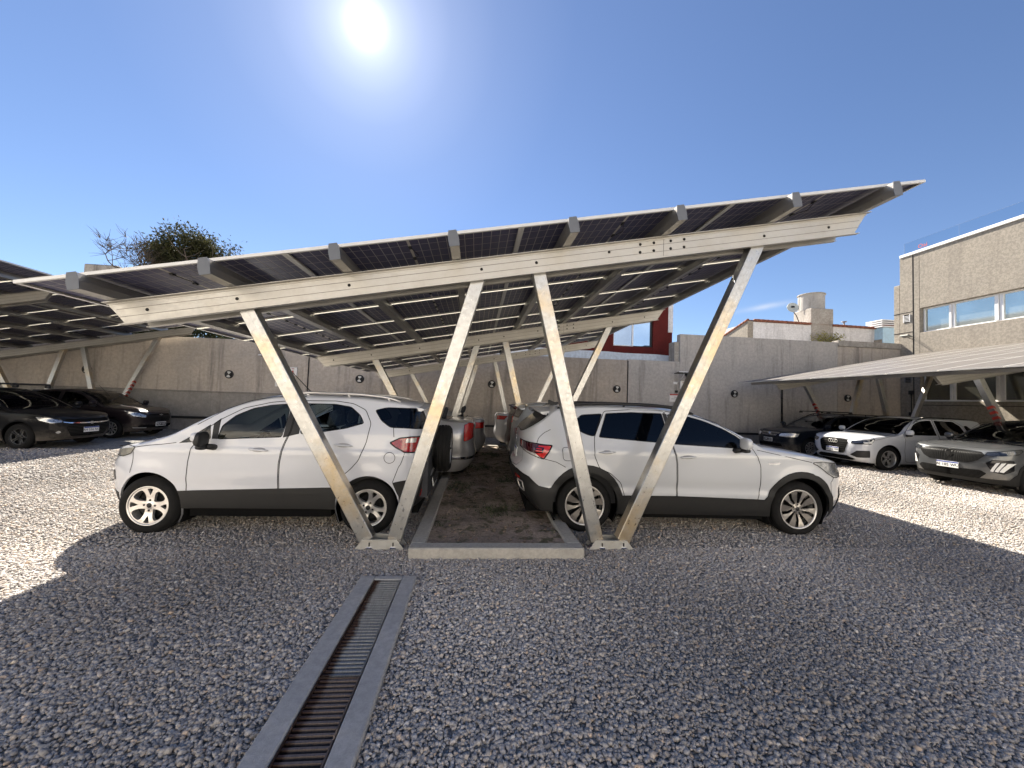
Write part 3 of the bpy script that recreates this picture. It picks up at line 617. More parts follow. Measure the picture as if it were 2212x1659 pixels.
r = empty('red_building', (6, 18, 0)); tag(r, 'dark red rendered building with a sliding window above the wall', 'building')
m = MB(); Y_ = 18.0
def rb(x0, x1, z0, z1): m.bbox(x0-6, x1-6, 0, 6, z0, z1, .01)
rb(2.2, 6.50, 3.0, 7.6); rb(6.501, 8.49, 3.0, 4.42); rb(6.501, 8.49, 5.75, 7.6); rb(8.491, 9.25, 3.0, 7.6); m.bbox(.501, 2.49, .35, 6, 4.42, 5.75, .001)
m.bbox(3.251, 3.47, .0, 6, 2.5, 5.2, .01)
m.build('wall', M['red'], r)
m = MB(); m.bbox(3.251, 3.50, -.01, 6, 5.202, 7.6, .02); m.build('corner_render', M['whitewash'], r)
f = MB(); f.bbox(.51, .56, .10, .16, 4.43, 5.74); f.bbox(1.46, 1.53, .09, .16, 4.43, 5.74); f.bbox(.56, 1.46, .10, .16, 4.43, 4.48); f.bbox(.56, 1.46, .10, .16, 5.69, 5.74); wf = f.build('window', M['white_pvc'], r)
m = MB(); m.box(.56, 1.46, .13, .14, 4.48, 5.69); m.build('pane', M['win_red'], wf)
m = MB(); m.box(1.531, 2.489, .17, .18, 4.44, 5.74); m.build('pane', plain('blue_mirror_pane', (.30, .42, .58), .04, .9, var=.05), wf)
m = MB(); m.bbox(2.42, 2.485, .10, .169, 4.43, 5.74); m.bbox(1.531, 2.42, .10, .169, 4.43, 4.47); m.build('dark_frame', M['black'], wf)
m = MB(); n = 14
for i in range(n):
    xa, xb = -2.7+i*.9/1.15, -2.7+(i+1)*.9/1.15; za = 4.12-.01*i+.015*math.sin(i*2.1); zb = 4.12-.01*(i+1)+.015*math.sin((i+1)*2.1)
    m.add([(xa, 0, 3.2), (xb, 0, 3.2), (xb, 0, zb), (xa, 0, za), (xa, 1.6, za+.02), (xb, 1.6, zb+.02)], [(0, 1, 2, 3), (3, 2, 5, 4)])
o = m.build('membrane_roof', plain('pale_roof_membrane', (.55, .62, .70), .6, var=.2), None); o.location = (0.9, 17.4, 0); tag(o, 'low pale blue roof edge in front of the red building', 'roof')
m = MB(); 
for z in (5.35, 5.25, 4.95, 4.85): m.tube([(9, 30, z+.2), (12, 34, z)], .01, 4, caps=False)
o = m.build('overhead_wire', M['black']); tag(o, 'thin overhead wires in the gap right of the red building', 'wires')
# chimney block far left
m = MB(); m.bbox(-20.9, -19.3, 22, 24, 0, 8.0, .05); o = m.build('cement_block', M['old_conc']); tag(o, 'tall mossy cement block behind the carport beside the bare branches', 'block')
hb2 = MB(); hb2.bbox(-30, -12.5, 21, 29, 0, 3.5, .01)

# ------------------------------------------------------------------ trees
def leaf_mat(name, c1, c2):
    t = NT(name); oi = t.N('ShaderNodeObjectInfo'); n = t.noise(1.3, 3); n2 = t.noise(25, 2)
    c = t.mix(t.ramp(n2, [(.35, 0), (.65, 1)]), c1, c2); t.base(c); t.set(rough=.75, spec=.15)
    tr = t.N('ShaderNodeBsdfTranslucent'); t.L(c, tr.inputs[0]); mx = t.N('ShaderNodeMixShader'); mx.inputs[0].default_value = .3
    t.L(t.p.outputs[0], mx.inputs[1]); t.L(tr.outputs[0], mx.inputs[2]); t.L(mx.outputs[0], t.out.inputs[0]); return t.m
bark = plain('bark', (.12, .095, .075), .9, var=.4, nscale=4, bump=.4)
def leaves(m, c, n, L, spread, drop=.6):
    for _ in range(n):
        p = Vector(c)+Vector(rng.normal(0, spread, 3)); d = Vector(rng.normal(0, 1, 3)); d.z -= drop; d.normalize()
        s = d.cross(Vector(rng.normal(0, 1, 3))).normalized()*L*.14; l = L*rng.uniform(.7, 1.3)
        m.add([p, p+d*l*.45+s, p+d*l, p+d*l*.45-s], [(0, 1, 2, 3)])
def limb(m, p, d, L, r, depth, tips, kink=.25, up_=.1):
    pts = [Vector(p)]; d = Vector(d).normalized()
    for i in range(5):
        d = (d+Vector(rng.normal(0, kink, 3))*.6+Vector((0, 0, up_))).normalized(); pts.append(pts[-1]+d*L/5)
    m.tube(pts, [r*(1-.55*i/5) for i in range(6)], 6, caps=False); tips.append((pts[-1], d, depth))
    if depth > 0:
        for i in range(3 if depth > 1 else 4):
            q = pts[rng.integers(2, 6)]; dd = (d+Vector(rng.normal(0, .75, 3))).normalized(); limb(m, q, dd, L*rng.uniform(.5, .8), r*.45, depth-1, tips, kink, up_)
tr = empty('leafy_tree', (-16.5, 23, 0)); tag(tr, 'dense dark leafy tree rising behind the wall at upper left', 'tree')
m = MB(); tips = []
m.tube([(0, 0, 0), (.1, 0, 3), (0, .1, 5.5)], [.28, .22, .18], 10)
for a in range(7): limb(m, (0, .1, 5.2), (math.cos(a*.9)*1.1, math.sin(a*.9)*.6, .75), 2.6, .11, 2, tips)
m.build('trunk', bark, tr)
m = MB(); cen = []
for i in range(330):
    # crown: wide, flat-topped, ragged right shoulder
    a = rng.uniform(0, 2*math.pi); rr_ = math.sqrt(rng.uniform(0, 1)); 
    x = .25+2.0*rr_*math.cos(a); y = 1.6*rr_*math.sin(a); topz = 10.0-.10*(x-1.0)**2+.28*math.sin(x*3.1)-.5*(x < -1.2)
    z = rng.uniform(6.0, topz)
    if math.sin(x*2.7+z*3.3)+math.sin(z*4.1-x*1.3)+rng.normal(0, .5) < -1.1: continue
    cen.append((x, y, z))
for c in cen: leaves(m, c, 115, .22, .25)
m.build('crown', leaf_mat('tree_leaf', (.028, .034, .014), (.065, .062, .028)), tr)
for i, (bx, by, hh, lb) in enumerate([(-18.3, 21.5, 8.2, 'bare branched tree with thin leafless twigs left of the leafy tree')]):
    t2 = empty('bare_tree', (bx, by, 0)); tag(t2, lb, 'tree')
    m = MB(); tips = []; m.tube([(0, 0, 0), (.15, 0, 4), (.3, 0, 6.6)], [.16, .12, .09], 8)
    for a in range(9): limb(m, (.3, 0, 6.4+.12*a), (math.cos(a*2.4)*1.1+.15, math.sin(a*2.4)*.6, .65), 1.5, .04, 2, tips, .4, .05)
    m.build('trunk', bark, t2)
    m = MB()
    for (p, d, dep) in tips:
        for _ in range(7):
            dd = (d+Vector(rng.normal(0, .6, 3))).normalized(); q = p+dd*rng.uniform(.3, .75); m.tube([p, (p+q)/2+Vector(rng.normal(0, .03, 3)), q], [.012, .009, .004], 3, caps=False)
    m.build('twigs', bark, t2)
hd = empty('hedge_tree', (-13, 19.5, 0)); tag(hd, 'dark foliage mass just over the wall below the carport edge', 'tree')
m = MB()
for i in range(330):
    x = rng.uniform(-3.5, 3.2); z = rng.uniform(3.0, 5.2-.16*abs(x)-.25*(x > 1)); leaves(m, (x, rng.uniform(-.9, .9), z), 34, .24, .2)
m.build('crown', leaf_mat('hedge_leaf', (.03, .04, .018), (.06, .065, .03)), hd)
m = MB(); m.tube([(0, 0, 0), (0, 0, 3.5)], [.15, .1], 8); m.build('trunk', bark, hd)
bs = empty('wall_bush', (21.4, 21.6, 5.5)); tag(bs, 'small yellow green plant poking above the wall before the white house', 'plant')
m = MB(); m2 = MB()
for i in range(40):
    a = rng.uniform(-1, 1); p = Vector((a*.9, rng.normal(0, .1), rng.uniform(.25, .85))); m2.tube([(0, 0, -.2), p*.6+Vector((0, 0, .1)), p], .012, 4, caps=False); leaves(m, p, 14, .13, .09, .1)
m2.build('stem', bark, bs); m.build('leaf_cluster', leaf_mat('yellow_leaf', (.34, .32, .07), (.22, .22, .05)), bs)
# ================================================================== CARPORTS
SL = .191; ANG = math.atan(SL); CA = math.cos(ANG)
def zb(x): return 2.423+SL*(x+3.698)            # top of the beams
PX = [-3.6, -2.52, -1.38, -.27, .92, 2.05, 3.33, 4.52]
MOD = 2.30; ROWP = 1.155
def cell_mat():
    t = NT('solar_cell_underside'); n = t.noise(3, 3)
    t.base(t.mix(t.ramp(n, [(.3, 0), (.7, 1)]), (.058, .060, .125), (.080, .074, .13))); t.set(rough=.34, spec=.28); return t.m
def grid_mat():
    t = NT('solar_backsheet_glass'); t.base((.74, .70, .63)); t.set(rough=.5)
    tr = t.N('ShaderNodeBsdfTranslucent'); tr.inputs[0].default_value = (.55, .53, .47, 1); mx = t.N('ShaderNodeMixShader'); mx.inputs[0].default_value = .35
    t.L(t.p.outputs[0], mx.inputs[1]); t.L(tr.outputs[0], mx.inputs[2]); t.L(mx.outputs[0], t.out.inputs[0]); return t.m
def top_mat():
    t = NT('solar_top_glass'); n = t.noise(2.5, 5); t.base(t.mix(t.ramp(n, [(.35, 0), (.7, 1)]), (.105, .095, .085), (.15, .135, .12)))
    t.set(rough=t.ramp(n, [(.3, .4), (.7, .6)]), spec=.5); return t.m
def seal_mat():
    t = NT('translucent_seal'); tr = t.N('ShaderNodeBsdfTranslucent'); tr.inputs[0].default_value = (.90, .88, .80, 1); mx = t.N('ShaderNodeMixShader'); mx.inputs[0].default_value = .85
    t.base((.6, .6, .55)); t.L(t.p.outputs[0], mx.inputs[1]); t.L(tr.outputs[0], mx.inputs[2]); t.L(mx.outputs[0], t.out.inputs[0]); return t.m
M['seal'] = seal_mat(); M['cell'] = cell_mat(); M['gridline'] = grid_mat(); M['pv_top'] = top_mat()
def panel_mesh():
    """module lying flat, origin at its near left lower corner; x along the slope, y along the row"""
    Lx = MOD/CA-.002; Ly = ROWP-.042; m = MB(); fw_ = .028; th = .030; t = .002
    for (x0, x1, y0, y1) in ((0, Lx, 0, t), (0, Lx, Ly-t, Ly), (0, t, t, Ly-t), (Lx-t, Lx, t, Ly-t)): m.box(x0, x1, y0, y1, 0, th, 0)     # frame walls
    for (x0, x1, y0, y1) in ((t, Lx-t, t, fw_), (t, Lx-t, Ly-fw_, Ly-t), (t, fw_, fw_, Ly-fw_), (Lx-fw_, Lx-t, fw_, Ly-fw_)): m.box(x0, x1, y0, y1, 0, .002, 0)  # bottom flange
    for (x0, x1, y0, y1) in ((t, Lx-t, t, .010), (t, Lx-t, Ly-.010, Ly-t), (t, .010, .010, Ly-.010), (Lx-.010, Lx-t, .010, Ly-.010)): m.box(x0, x1, y0, y1, th-.002, th, 0)
    # glass sheet: grid backing and cells
    m.add([(t, t, .0235), (Lx-t, t, .0235), (Lx-t, Ly-t, .0235), (t, Ly-t, .0235)], [(3, 2, 1, 0)], 1)
    m.add([(.010, .010, .0285), (Lx-.01, .010, .0285), (Lx-.01, Ly-.01, .0285), (.01, Ly-.01, .0285)], [(0, 1, 2, 3)], 3)
    nx_, ny_ = 12, 6; g = .0065; half = (Lx-2*.022-.022)/2; cx = half/nx_; cy = (Ly-2*.02)/ny_
    for hf in (0, 1):
        xo = .022+hf*(half+.022)
        for i in range(nx_):
            for j in range(ny_):
                x0, y0 = xo+i*cx+g/2, .02+j*cy+g/2; x1, y1 = x0+cx-g, y0+cy-g
                m.add([(x0, y0, .0222), (x1, y0, .0222), (x1, y1, .0222), (x0, y1, .0222)], [(3, 2, 1, 0)], 2)
    for j in (.22, .5, .78): m.bbox(Lx/2-.016, Lx/2+.016, Ly*j-.03, Ly*j+.03, .006, .0215, .004, 4)
    m.tube([(Lx/2+.01, Ly*.5, .01), (Lx/2+.06, Ly*.36, -.012), (Lx/2+.01, Ly*.22, .01)], .004, 5, 4); 
    return m
def carport(dx, dy, dz, label, rows, frames, detail=True, y0=3.83):
    root = empty('solar_carport', (dx+.3, dy+y0, 0)); tag(root, label, 'carport', 'solar panel carports over the parking rows')
    O = Vector((.3, y0, -dz))
    def fin(o): o.location = Vector(o.location)-O if o.type == 'MESH' else o.location; return o
    global PNL
    # panels
    zc = .163
    R_ = Matrix.Rotation(-ANG, 4, 'Y')
    for j in range(rows):
        for i in range(4):
            x = -4.205+i*MOD+.001; y = y0+j*ROWP
            if PNL is None: o = PNL = panel_mesh().build('solar_panel', [M['frame_alu'], M['gridline'], M['cell'], M['pv_top'], M['black']], root)
            else: o = PNL.copy(); COL.objects.link(o); o.parent = root
            o.location = Vector((x, y, zb(x)+zc/CA))-O; o.rotation_euler = (0, -ANG, 0)
    yend = y0+rows*ROWP
    # purlins: hollow trapezoid sections running the length of the row, with grey end caps
    H_ = .155
    for x in PX:
        m = MB(); prof = [(-.045, .003), (.045, .003), (.050, H_*.5), (.036, H_), (-.036, H_), (-.050, H_*.5)]
        m.prism(prof, y0-.105, yend-.02, 0)
        for s in (-1, 1): m.box(s*.0455-.0012, s*.0455+.0012, y0-.1, yend-.03, .045, .049, 0)
        o = m.build('purlin', M['alu_purlin'], root); o.location = Vector((x, 0, zb(x)))-O; o.rotation_euler = (0, -ANG, 0)
        m = MB()
        for yy in (y0-.112,): m.prism([(-.049, 0), (.049, 0), (.054, H_*.5), (.039, H_+.004), (-.039, H_+.004), (-.054, H_*.5)], yy, yy+.006)
        m.build('end_cap', M['endcap'], o)
    # pale rain seals closing the gaps between the rows of modules
    for j in range(1, rows):
        y = y0+j*ROWP; m = MB(); m.box(-4.19, 4.99, y-.0425, y+.0005, -.0025, -.001)
        m.v = [(vx, vy, zb(vx)+zc/CA+vz) for vx, vy, vz in m.v]
        b = m.build('rain_seal', M['seal'], root); b.location = -O
    for fi, yf in enumerate(frames):
        # twin C channels
        for s, nm in ((-1, 'beam'), (1, 'beam')):
            m = MB(); yw = yf+s*.075
            def pl(xa, xb, za, zb_): return [(xa, zb(xa)+za), (xb, zb(xb)+za), (xb, zb(xb)+zb_), (xa, zb(xa)+zb_)]
            xo = 0 if s < 0 else .10
            # web, cut on the slant at both ends
            m.prism([(-3.70+xo, zb(-3.70+xo)), (-3.50+xo, zb(-3.50+xo)-.25), (4.42-xo, zb(4.42-xo)-.25), (4.60-xo, zb(4.60-xo))], yw-.003, yw+.003)
            for (za, zc_, dd, e0, e1) in ((-.008, -.002, .045, -3.71, 4.62), (-.250, -.244, .05, -3.54, 4.46)):
                m.prism(pl(e0+xo, e1-xo, za, zc_), min(yw, yw+s*dd), max(yw, yw+s*dd))
            for zz in (-.085, -.165): m.prism(pl(-3.6+xo, 4.5-xo, zz, zz+.0045), min(yw+s*.003, yw+s*.0055), max(yw+s*.003, yw+s*.0055), 1) if s < 0 else None
            m.prism(pl(-3.69+xo, 4.59-xo, -.028, -.020), min(yw, yw+s*.012), max(yw, yw+s*.012)); m.prism(pl(-3.53+xo, 4.45-xo, -.232, -.226), min(yw, yw+s*.012), max(yw, yw+s*.012))
            b = m.build(nm, [M['alu_beam'], M['rim_mid']], root); b.location = -O
            if s < 0 and detail:
                xs = [(-3.32, -.12), (-2.48, -.12), (-1.38, -.12), (.0, -.12), (.60, -.12), (1.42, -.10), (3.28, -.13), (4.1, -.12)]+[(1.78+.16*a+(.04 if a > 1 else 0), -.055-.09*c) for a in range(4) for c in range(2)]
                for (bx, bz) in xs:
                    k = MB(); k.lathe([(0, -.012), (.009, -.012), (.010, -.004), (.016, -.003), (.016, 0), (0, 0)], 12, 0, Matrix.Translation((bx, yw-.004, zb(bx)+bz)), 'y'); k.build('bolt', M['rim_dark'], b)
                k = MB(); k.prism([(2.055, zb(2.055)-.01), (2.058, zb(2.055)-.01), (2.058, zb(2.055)-.24), (2.055, zb(2.055)-.24)], yw-.0045, yw-.0031); k.build('splice_seam', M['seam'], b)
        # slanting legs
        for li, (bx, bz, tx, tz) in enumerate(((-1.075, .09, -2.48, None), (-.80, .09, .01, None), (1.375, .09, .60, None), (1.67, .09, 3.30, None))):
            tz = zb(tx)-.07
            v = Vector((tx-bx, 0, tz-bz)); L_ = v.length; v.normalize(); nrm_ = Vector((v.z, 0, -v.x)); w_ = .072
            m = MB(); Mx = Matrix(((nrm_.x, 0, v.x, bx), (0, 1, 0, yf), (nrm_.z, 0, v.z, bz), (0, 0, 0, 1)))
            m.bbox(-w_, w_, -.066, .066, 0, L_, .006, 0, Mx)
            m.box(-.004, .004, -.0675, -.0662, .1, L_-.1, 0, Mx)
            for c_ in (-.05, .05): m.box(c_-.0015, c_+.0015, -.0672, -.0662, .05, L_-.05, 0, Mx)
            lg = m.build('leg', M['alu_leg'], root); lg.location = -O
            if not detail and li == (3 if dx < 0 else 0):
                k = MB(); n = 5
                for q in range(n*2):
                    za = 1.25+q*.075
                    sd_ = 1 if dx < 0 else -1
                    if q % 2 == 0: k.add([(w_*.35*sd_, -.0685, za-.03), (w_*1.01*sd_, -.0685, za+.03), (w_*1.01*sd_, -.0685, za+.105), (w_*.35*sd_, -.0685, za+.045)], [(3, 2, 1, 0)], 0, M=Mx); k.add([((w_+.0015)*sd_, .0665, za-.03), ((w_+.0015)*sd_, -.0665, za+.03), ((w_+.0015)*sd_, -.0665, za+.105), ((w_+.0015)*sd_, .0665, za+.045)], [(0, 1, 2, 3)], 0, M=Mx)
                k.build('warning_stripe', M['sign_red'], lg)
        # base brackets: a channel plate front and back with anchors
        for bc in (-.94, 1.525):
            for s in (-1, 1):
                m = MB(); yw = yf+s*.078
                m.prism([(bc-.27, -.02), (bc-.17, .115), (bc+.17, .115), (bc+.28, -.02)], yw-.004, yw+.004)
                m.prism([(bc-.17, .109), (bc+.17, .109), (bc+.17, .115), (bc-.17, .115)], min(yw+s*.004, yw+s*.03), max(yw+s*.004, yw+s*.03))
                b = m.build('base_bracket', M['alu'], root); b.location = -O
                if s < 0:
                    for q in (-.1, .14):
                        k = MB(); k.box(bc+q-.006, bc+q+.006, yw-.012, yw-.0045, .045, .082, 1); k.bbox(bc+q-.03, bc+q+.03, yw-.022, yw-.0045, .018, .036, .003); k.build('anchor', [M['chrome'], M['black']], b)
    # middle clamp rails between modules show as slim seams: handled by the gaps themselves
    return root
PNL = None
carport(0, 0, 0, 'central slanting solar carport on aluminium V legs over the two white cars', 10, [4.22, 9.27, 14.4])
carport(-15.5, .8, .0, 'left hand solar carport over the two dark cars', 10, [5.02, 10.05, 15.1], False)
carport(15.03, -.33, .145, 'right hand solar carport whose panel tops show, over the black, white and grey cars', 10, [3.9, 8.93, 14.05], False)
# ================================================================== CARS
def curve(pts, n=600):
    """monotone smooth curve through points; returns a vectorised function"""
    p = sorted(pts); x = np.array([a for a, _ in p], float); y = np.array([b for _, b in p], float)
    h = np.diff(x); d = np.diff(y)/h; m = np.zeros(len(x))
    for i in range(1, len(x)-1):
        if d[i-1]*d[i] > 0: w1, w2 = 2*h[i]+h[i-1], h[i]+2*h[i-1]; m[i] = (w1+w2)/(w1/d[i-1]+w2/d[i])
    m[0], m[-1] = d[0], d[-1]
    X = np.linspace(x[0], x[-1], n); k = np.clip(np.searchsorted(x, X, 'right')-1, 0, len(h)-1); t = (X-x[k])/h[k]
    Y = (2*t**3-3*t**2+1)*y[k]+(t**3-2*t**2+t)*h[k]*m[k]+(-2*t**3+3*t**2)*y[k+1]+(t**3-t**2)*h[k]*m[k+1]
    return lambda q: np.interp(q, X, Y)
def inpoly(P, poly):
    x, y = P[:, 0], P[:, 1]; r = np.zeros(len(P), bool); n = len(poly); j = n-1
    for i in range(n):
        xi, yi = poly[i]; xj, yj = poly[j]
        c = ((yi > y) != (yj > y)) & (x < (xj-xi)*(y-yi)/((yj-yi)+1e-30)+xi); r ^= c; j = i
    return r
def resample(poly, step, closed=True):
    out = []; n = len(poly)
    for i in range(n if closed else n-1):
        a = np.array(poly[i], float); b = np.array(poly[(i+1) % n], float); k = max(1, int(np.ceil(np.linalg.norm(b-a)/step)))
        for q in range(k): out.append(tuple(a+(b-a)*q/k))
    if not closed: out.append(tuple(poly[-1]))
    return out
def rounded(poly, r=.04, k=4):
    """round the corners of a closed polygon"""
    out = []; n = len(poly)
    for i in range(n):
        p0, p1, p2 = (np.array(poly[(i+j-1) % n], float) for j in range(3)); rr = r[i] if isinstance(r, (list, tuple)) else r
        a, b = p0-p1, p2-p1; la, lb = np.linalg.norm(a), np.linalg.norm(b); q = min(rr, la*.45, lb*.45)
        A, B = p1+a/la*q, p1+b/lb*q
        for t in np.linspace(0, 1, k): out.append(tuple((1-t)**2*A+2*t*(1-t)*p1+t*t*B))
    return out
class Shell:
    def __init__(s, c):
        s.c = c; s.H = curve(c['H']); s.XN = curve(c['XN']); s.XT = curve(c['XT']); s.Bz = curve(c['B']); s.ZB = curve(c['bot'])
        s.xF, s.xR = c['xF'], c['xR']; s.pF, s.pR = c.get('pF', 2.7), c.get('pR', 3.0); s.Lc = 1.2; s.d0 = curve(c.get('drop', [(-1, .07), (4, .07)])); s.taper = c.get('taper', .02)
        s.n = c.get('ntop', 2.6)
    def phi(s, sg):
        f = np.clip((sg-s.xF)/s.Lc, 0, 1)*np.pi/2; r = np.clip((s.xR-sg)/s.Lc, 0, 1)*np.pi/2; return f, r
    def xy(s, sg, z):
        f, r = s.phi(sg); sf, cf = np.sin(f), np.cos(f); sr, cr = np.sin(r), np.cos(r)
        x = np.clip(sg, s.xR, s.xF)+(s.XN(z)-s.xF)*sf**(2/s.pF)*(f > 0)-(s.xR-s.XT(z))*sr**(2/s.pR)*(r > 0)
        xm = (s.xR+s.xF)/2; hl = (s.xF-s.xR)/2
        B = s.Bz(z)*(1-s.taper*(np.clip(np.abs(x-xm)/hl, 0, 1.6))**2.5)
        wb, rr = s.c['wb'], s.c['ra']
        for xc in (0, wb):
            d = np.hypot(x-xc, z-s.c['wz']); B = B+s.c.get('flare', .012)*np.exp(-((d-rr-.02)/.10)**2)*(z < 1.0)
        for (zc, w, a) in s.c.get('crease', []): B = B+a*np.exp(-((z-zc-.03*(x-1)*0)/w)**2)
        y = B*np.maximum(cf, 1e-9)**(2/s.pF)*np.maximum(cr, 1e-9)**(2/s.pR)
        y = np.where((f > 1.5705) | (r > 1.5705), 0, y)
        return x, y
    def ztop(s, sg):
        z = np.full_like(np.asarray(sg, float), 1.0)
        f, r = s.phi(sg); tp = np.maximum(np.cos(f), .0)**.6*np.maximum(np.cos(r), 0)**.6
        for _ in range(14):
            x, _y = s.xy(sg, z); z = .5*z+.5*(s.H(x)-s.d0(x)*tp-.004)
        return z
    def zbot(s, sg):
        z = np.full_like(np.asarray(sg, float), .35)
        for _ in range(10): x, _y = s.xy(sg, z); z = .5*z+.5*s.ZB(x)
        return z
    def side(s, q, sgn=1):
        q = np.asarray(q, float); x, y = s.xy(q[:, 0], q[:, 1]); return np.c_[x, sgn*y, q[:, 1]]
    def top(s, q, sgn=1):
        q = np.asarray(q, float); sg = q[:, 0]; ze = s.ztop(sg); x, ye = s.xy(sg, ze)
        th = q[:, 1]*np.pi/2; y = ye*np.sign(th)*np.abs(np.sin(th))**(2/s.n); zz = ze+(s.H(x)-ze)*np.maximum(np.cos(th), 0)**(2/s.n)
        return np.c_[x, y, zz]
    # feature coordinates -> chart coordinates
    def sx(s, x, z):                       # x along the flank (wraps onto the corners)
        x = float(x)
        if x > s.xF: R = float(s.XN(z))-s.xF; t = min((x-s.xF)/R, .9999); return s.xF+math.asin(t**(s.pF/2))/(math.pi/2)*s.Lc
        if x < s.xR: R = s.xR-float(s.XT(z)); t = min((s.xR-x)/R, .9999); return s.xR-math.asin(t**(s.pR/2))/(math.pi/2)*s.Lc
        return x
    def fy(s, y, z):                       # y across the front
        if y == 0: return s.xF+s.Lc+.02
        t = min(abs(y)/float(s.Bz(z))/.985, .9999); return s.xF+math.acos(t**(s.pF/2))/(math.pi/2)*s.Lc
    def ry(s, y, z):
        if y == 0: return s.xR-s.Lc-.02
        t = min(abs(y)/float(s.Bz(z))/.985, .9999); return s.xR-math.acos(t**(s.pR/2))/(math.pi/2)*s.Lc
    def poly(s, P):
        out = []
        for p in P:
            if len(p) == 3: k, a, z = p; out.append(((s.fy(a, z) if k == 'f' else s.ry(a, z)), z))
            else: out.append((s.sx(p[0], p[1]), p[1]))
        return out
    def tpoly(s, P):                       # top features: (x, fraction of half width)
        return [(s.sx(x, float(s.H(x))-.03) if (x > s.xF or x < s.xR) else x, math.copysign(2/math.pi*math.asin(min(1, abs(v))**(s.n/2)), v)) for x, v in P]

def triangulate(boundary, feats, grid):
    pts, edges = [], []; idx = {}
    def vid(p):
        k = (round(p[0], 5), round(p[1], 5))
        if k not in idx: idx[k] = len(pts); pts.append(Vector((float(p[0]), float(p[1]))))
        return idx[k]
    for lp in [boundary]+feats:
        ids = [vid(p) for p in lp]
        for a, b in zip(ids, ids[1:]+ids[:1]):
            if a != b: edges.append((a, b))
    g = np.array(grid); g = g[inpoly(g, boundary)]
    for p in g: vid(p)
    v, e, f, *_ = delaunay_2d_cdt(pts, edges, [], 0, 1e-5)
    V = np.array([(a.x, a.y) for a in v]); F = np.array([t for t in f if len(t) == 3])
    c = V[F].mean(1); F = F[inpoly(c, boundary)]
    # drop slivers
    a = V[F[:, 1]]-V[F[:, 0]]; b = V[F[:, 2]]-V[F[:, 0]]; ar = np.abs(a[:, 0]*b[:, 1]-a[:, 1]*b[:, 0]); F = F[ar > 1e-9]
    return V, F

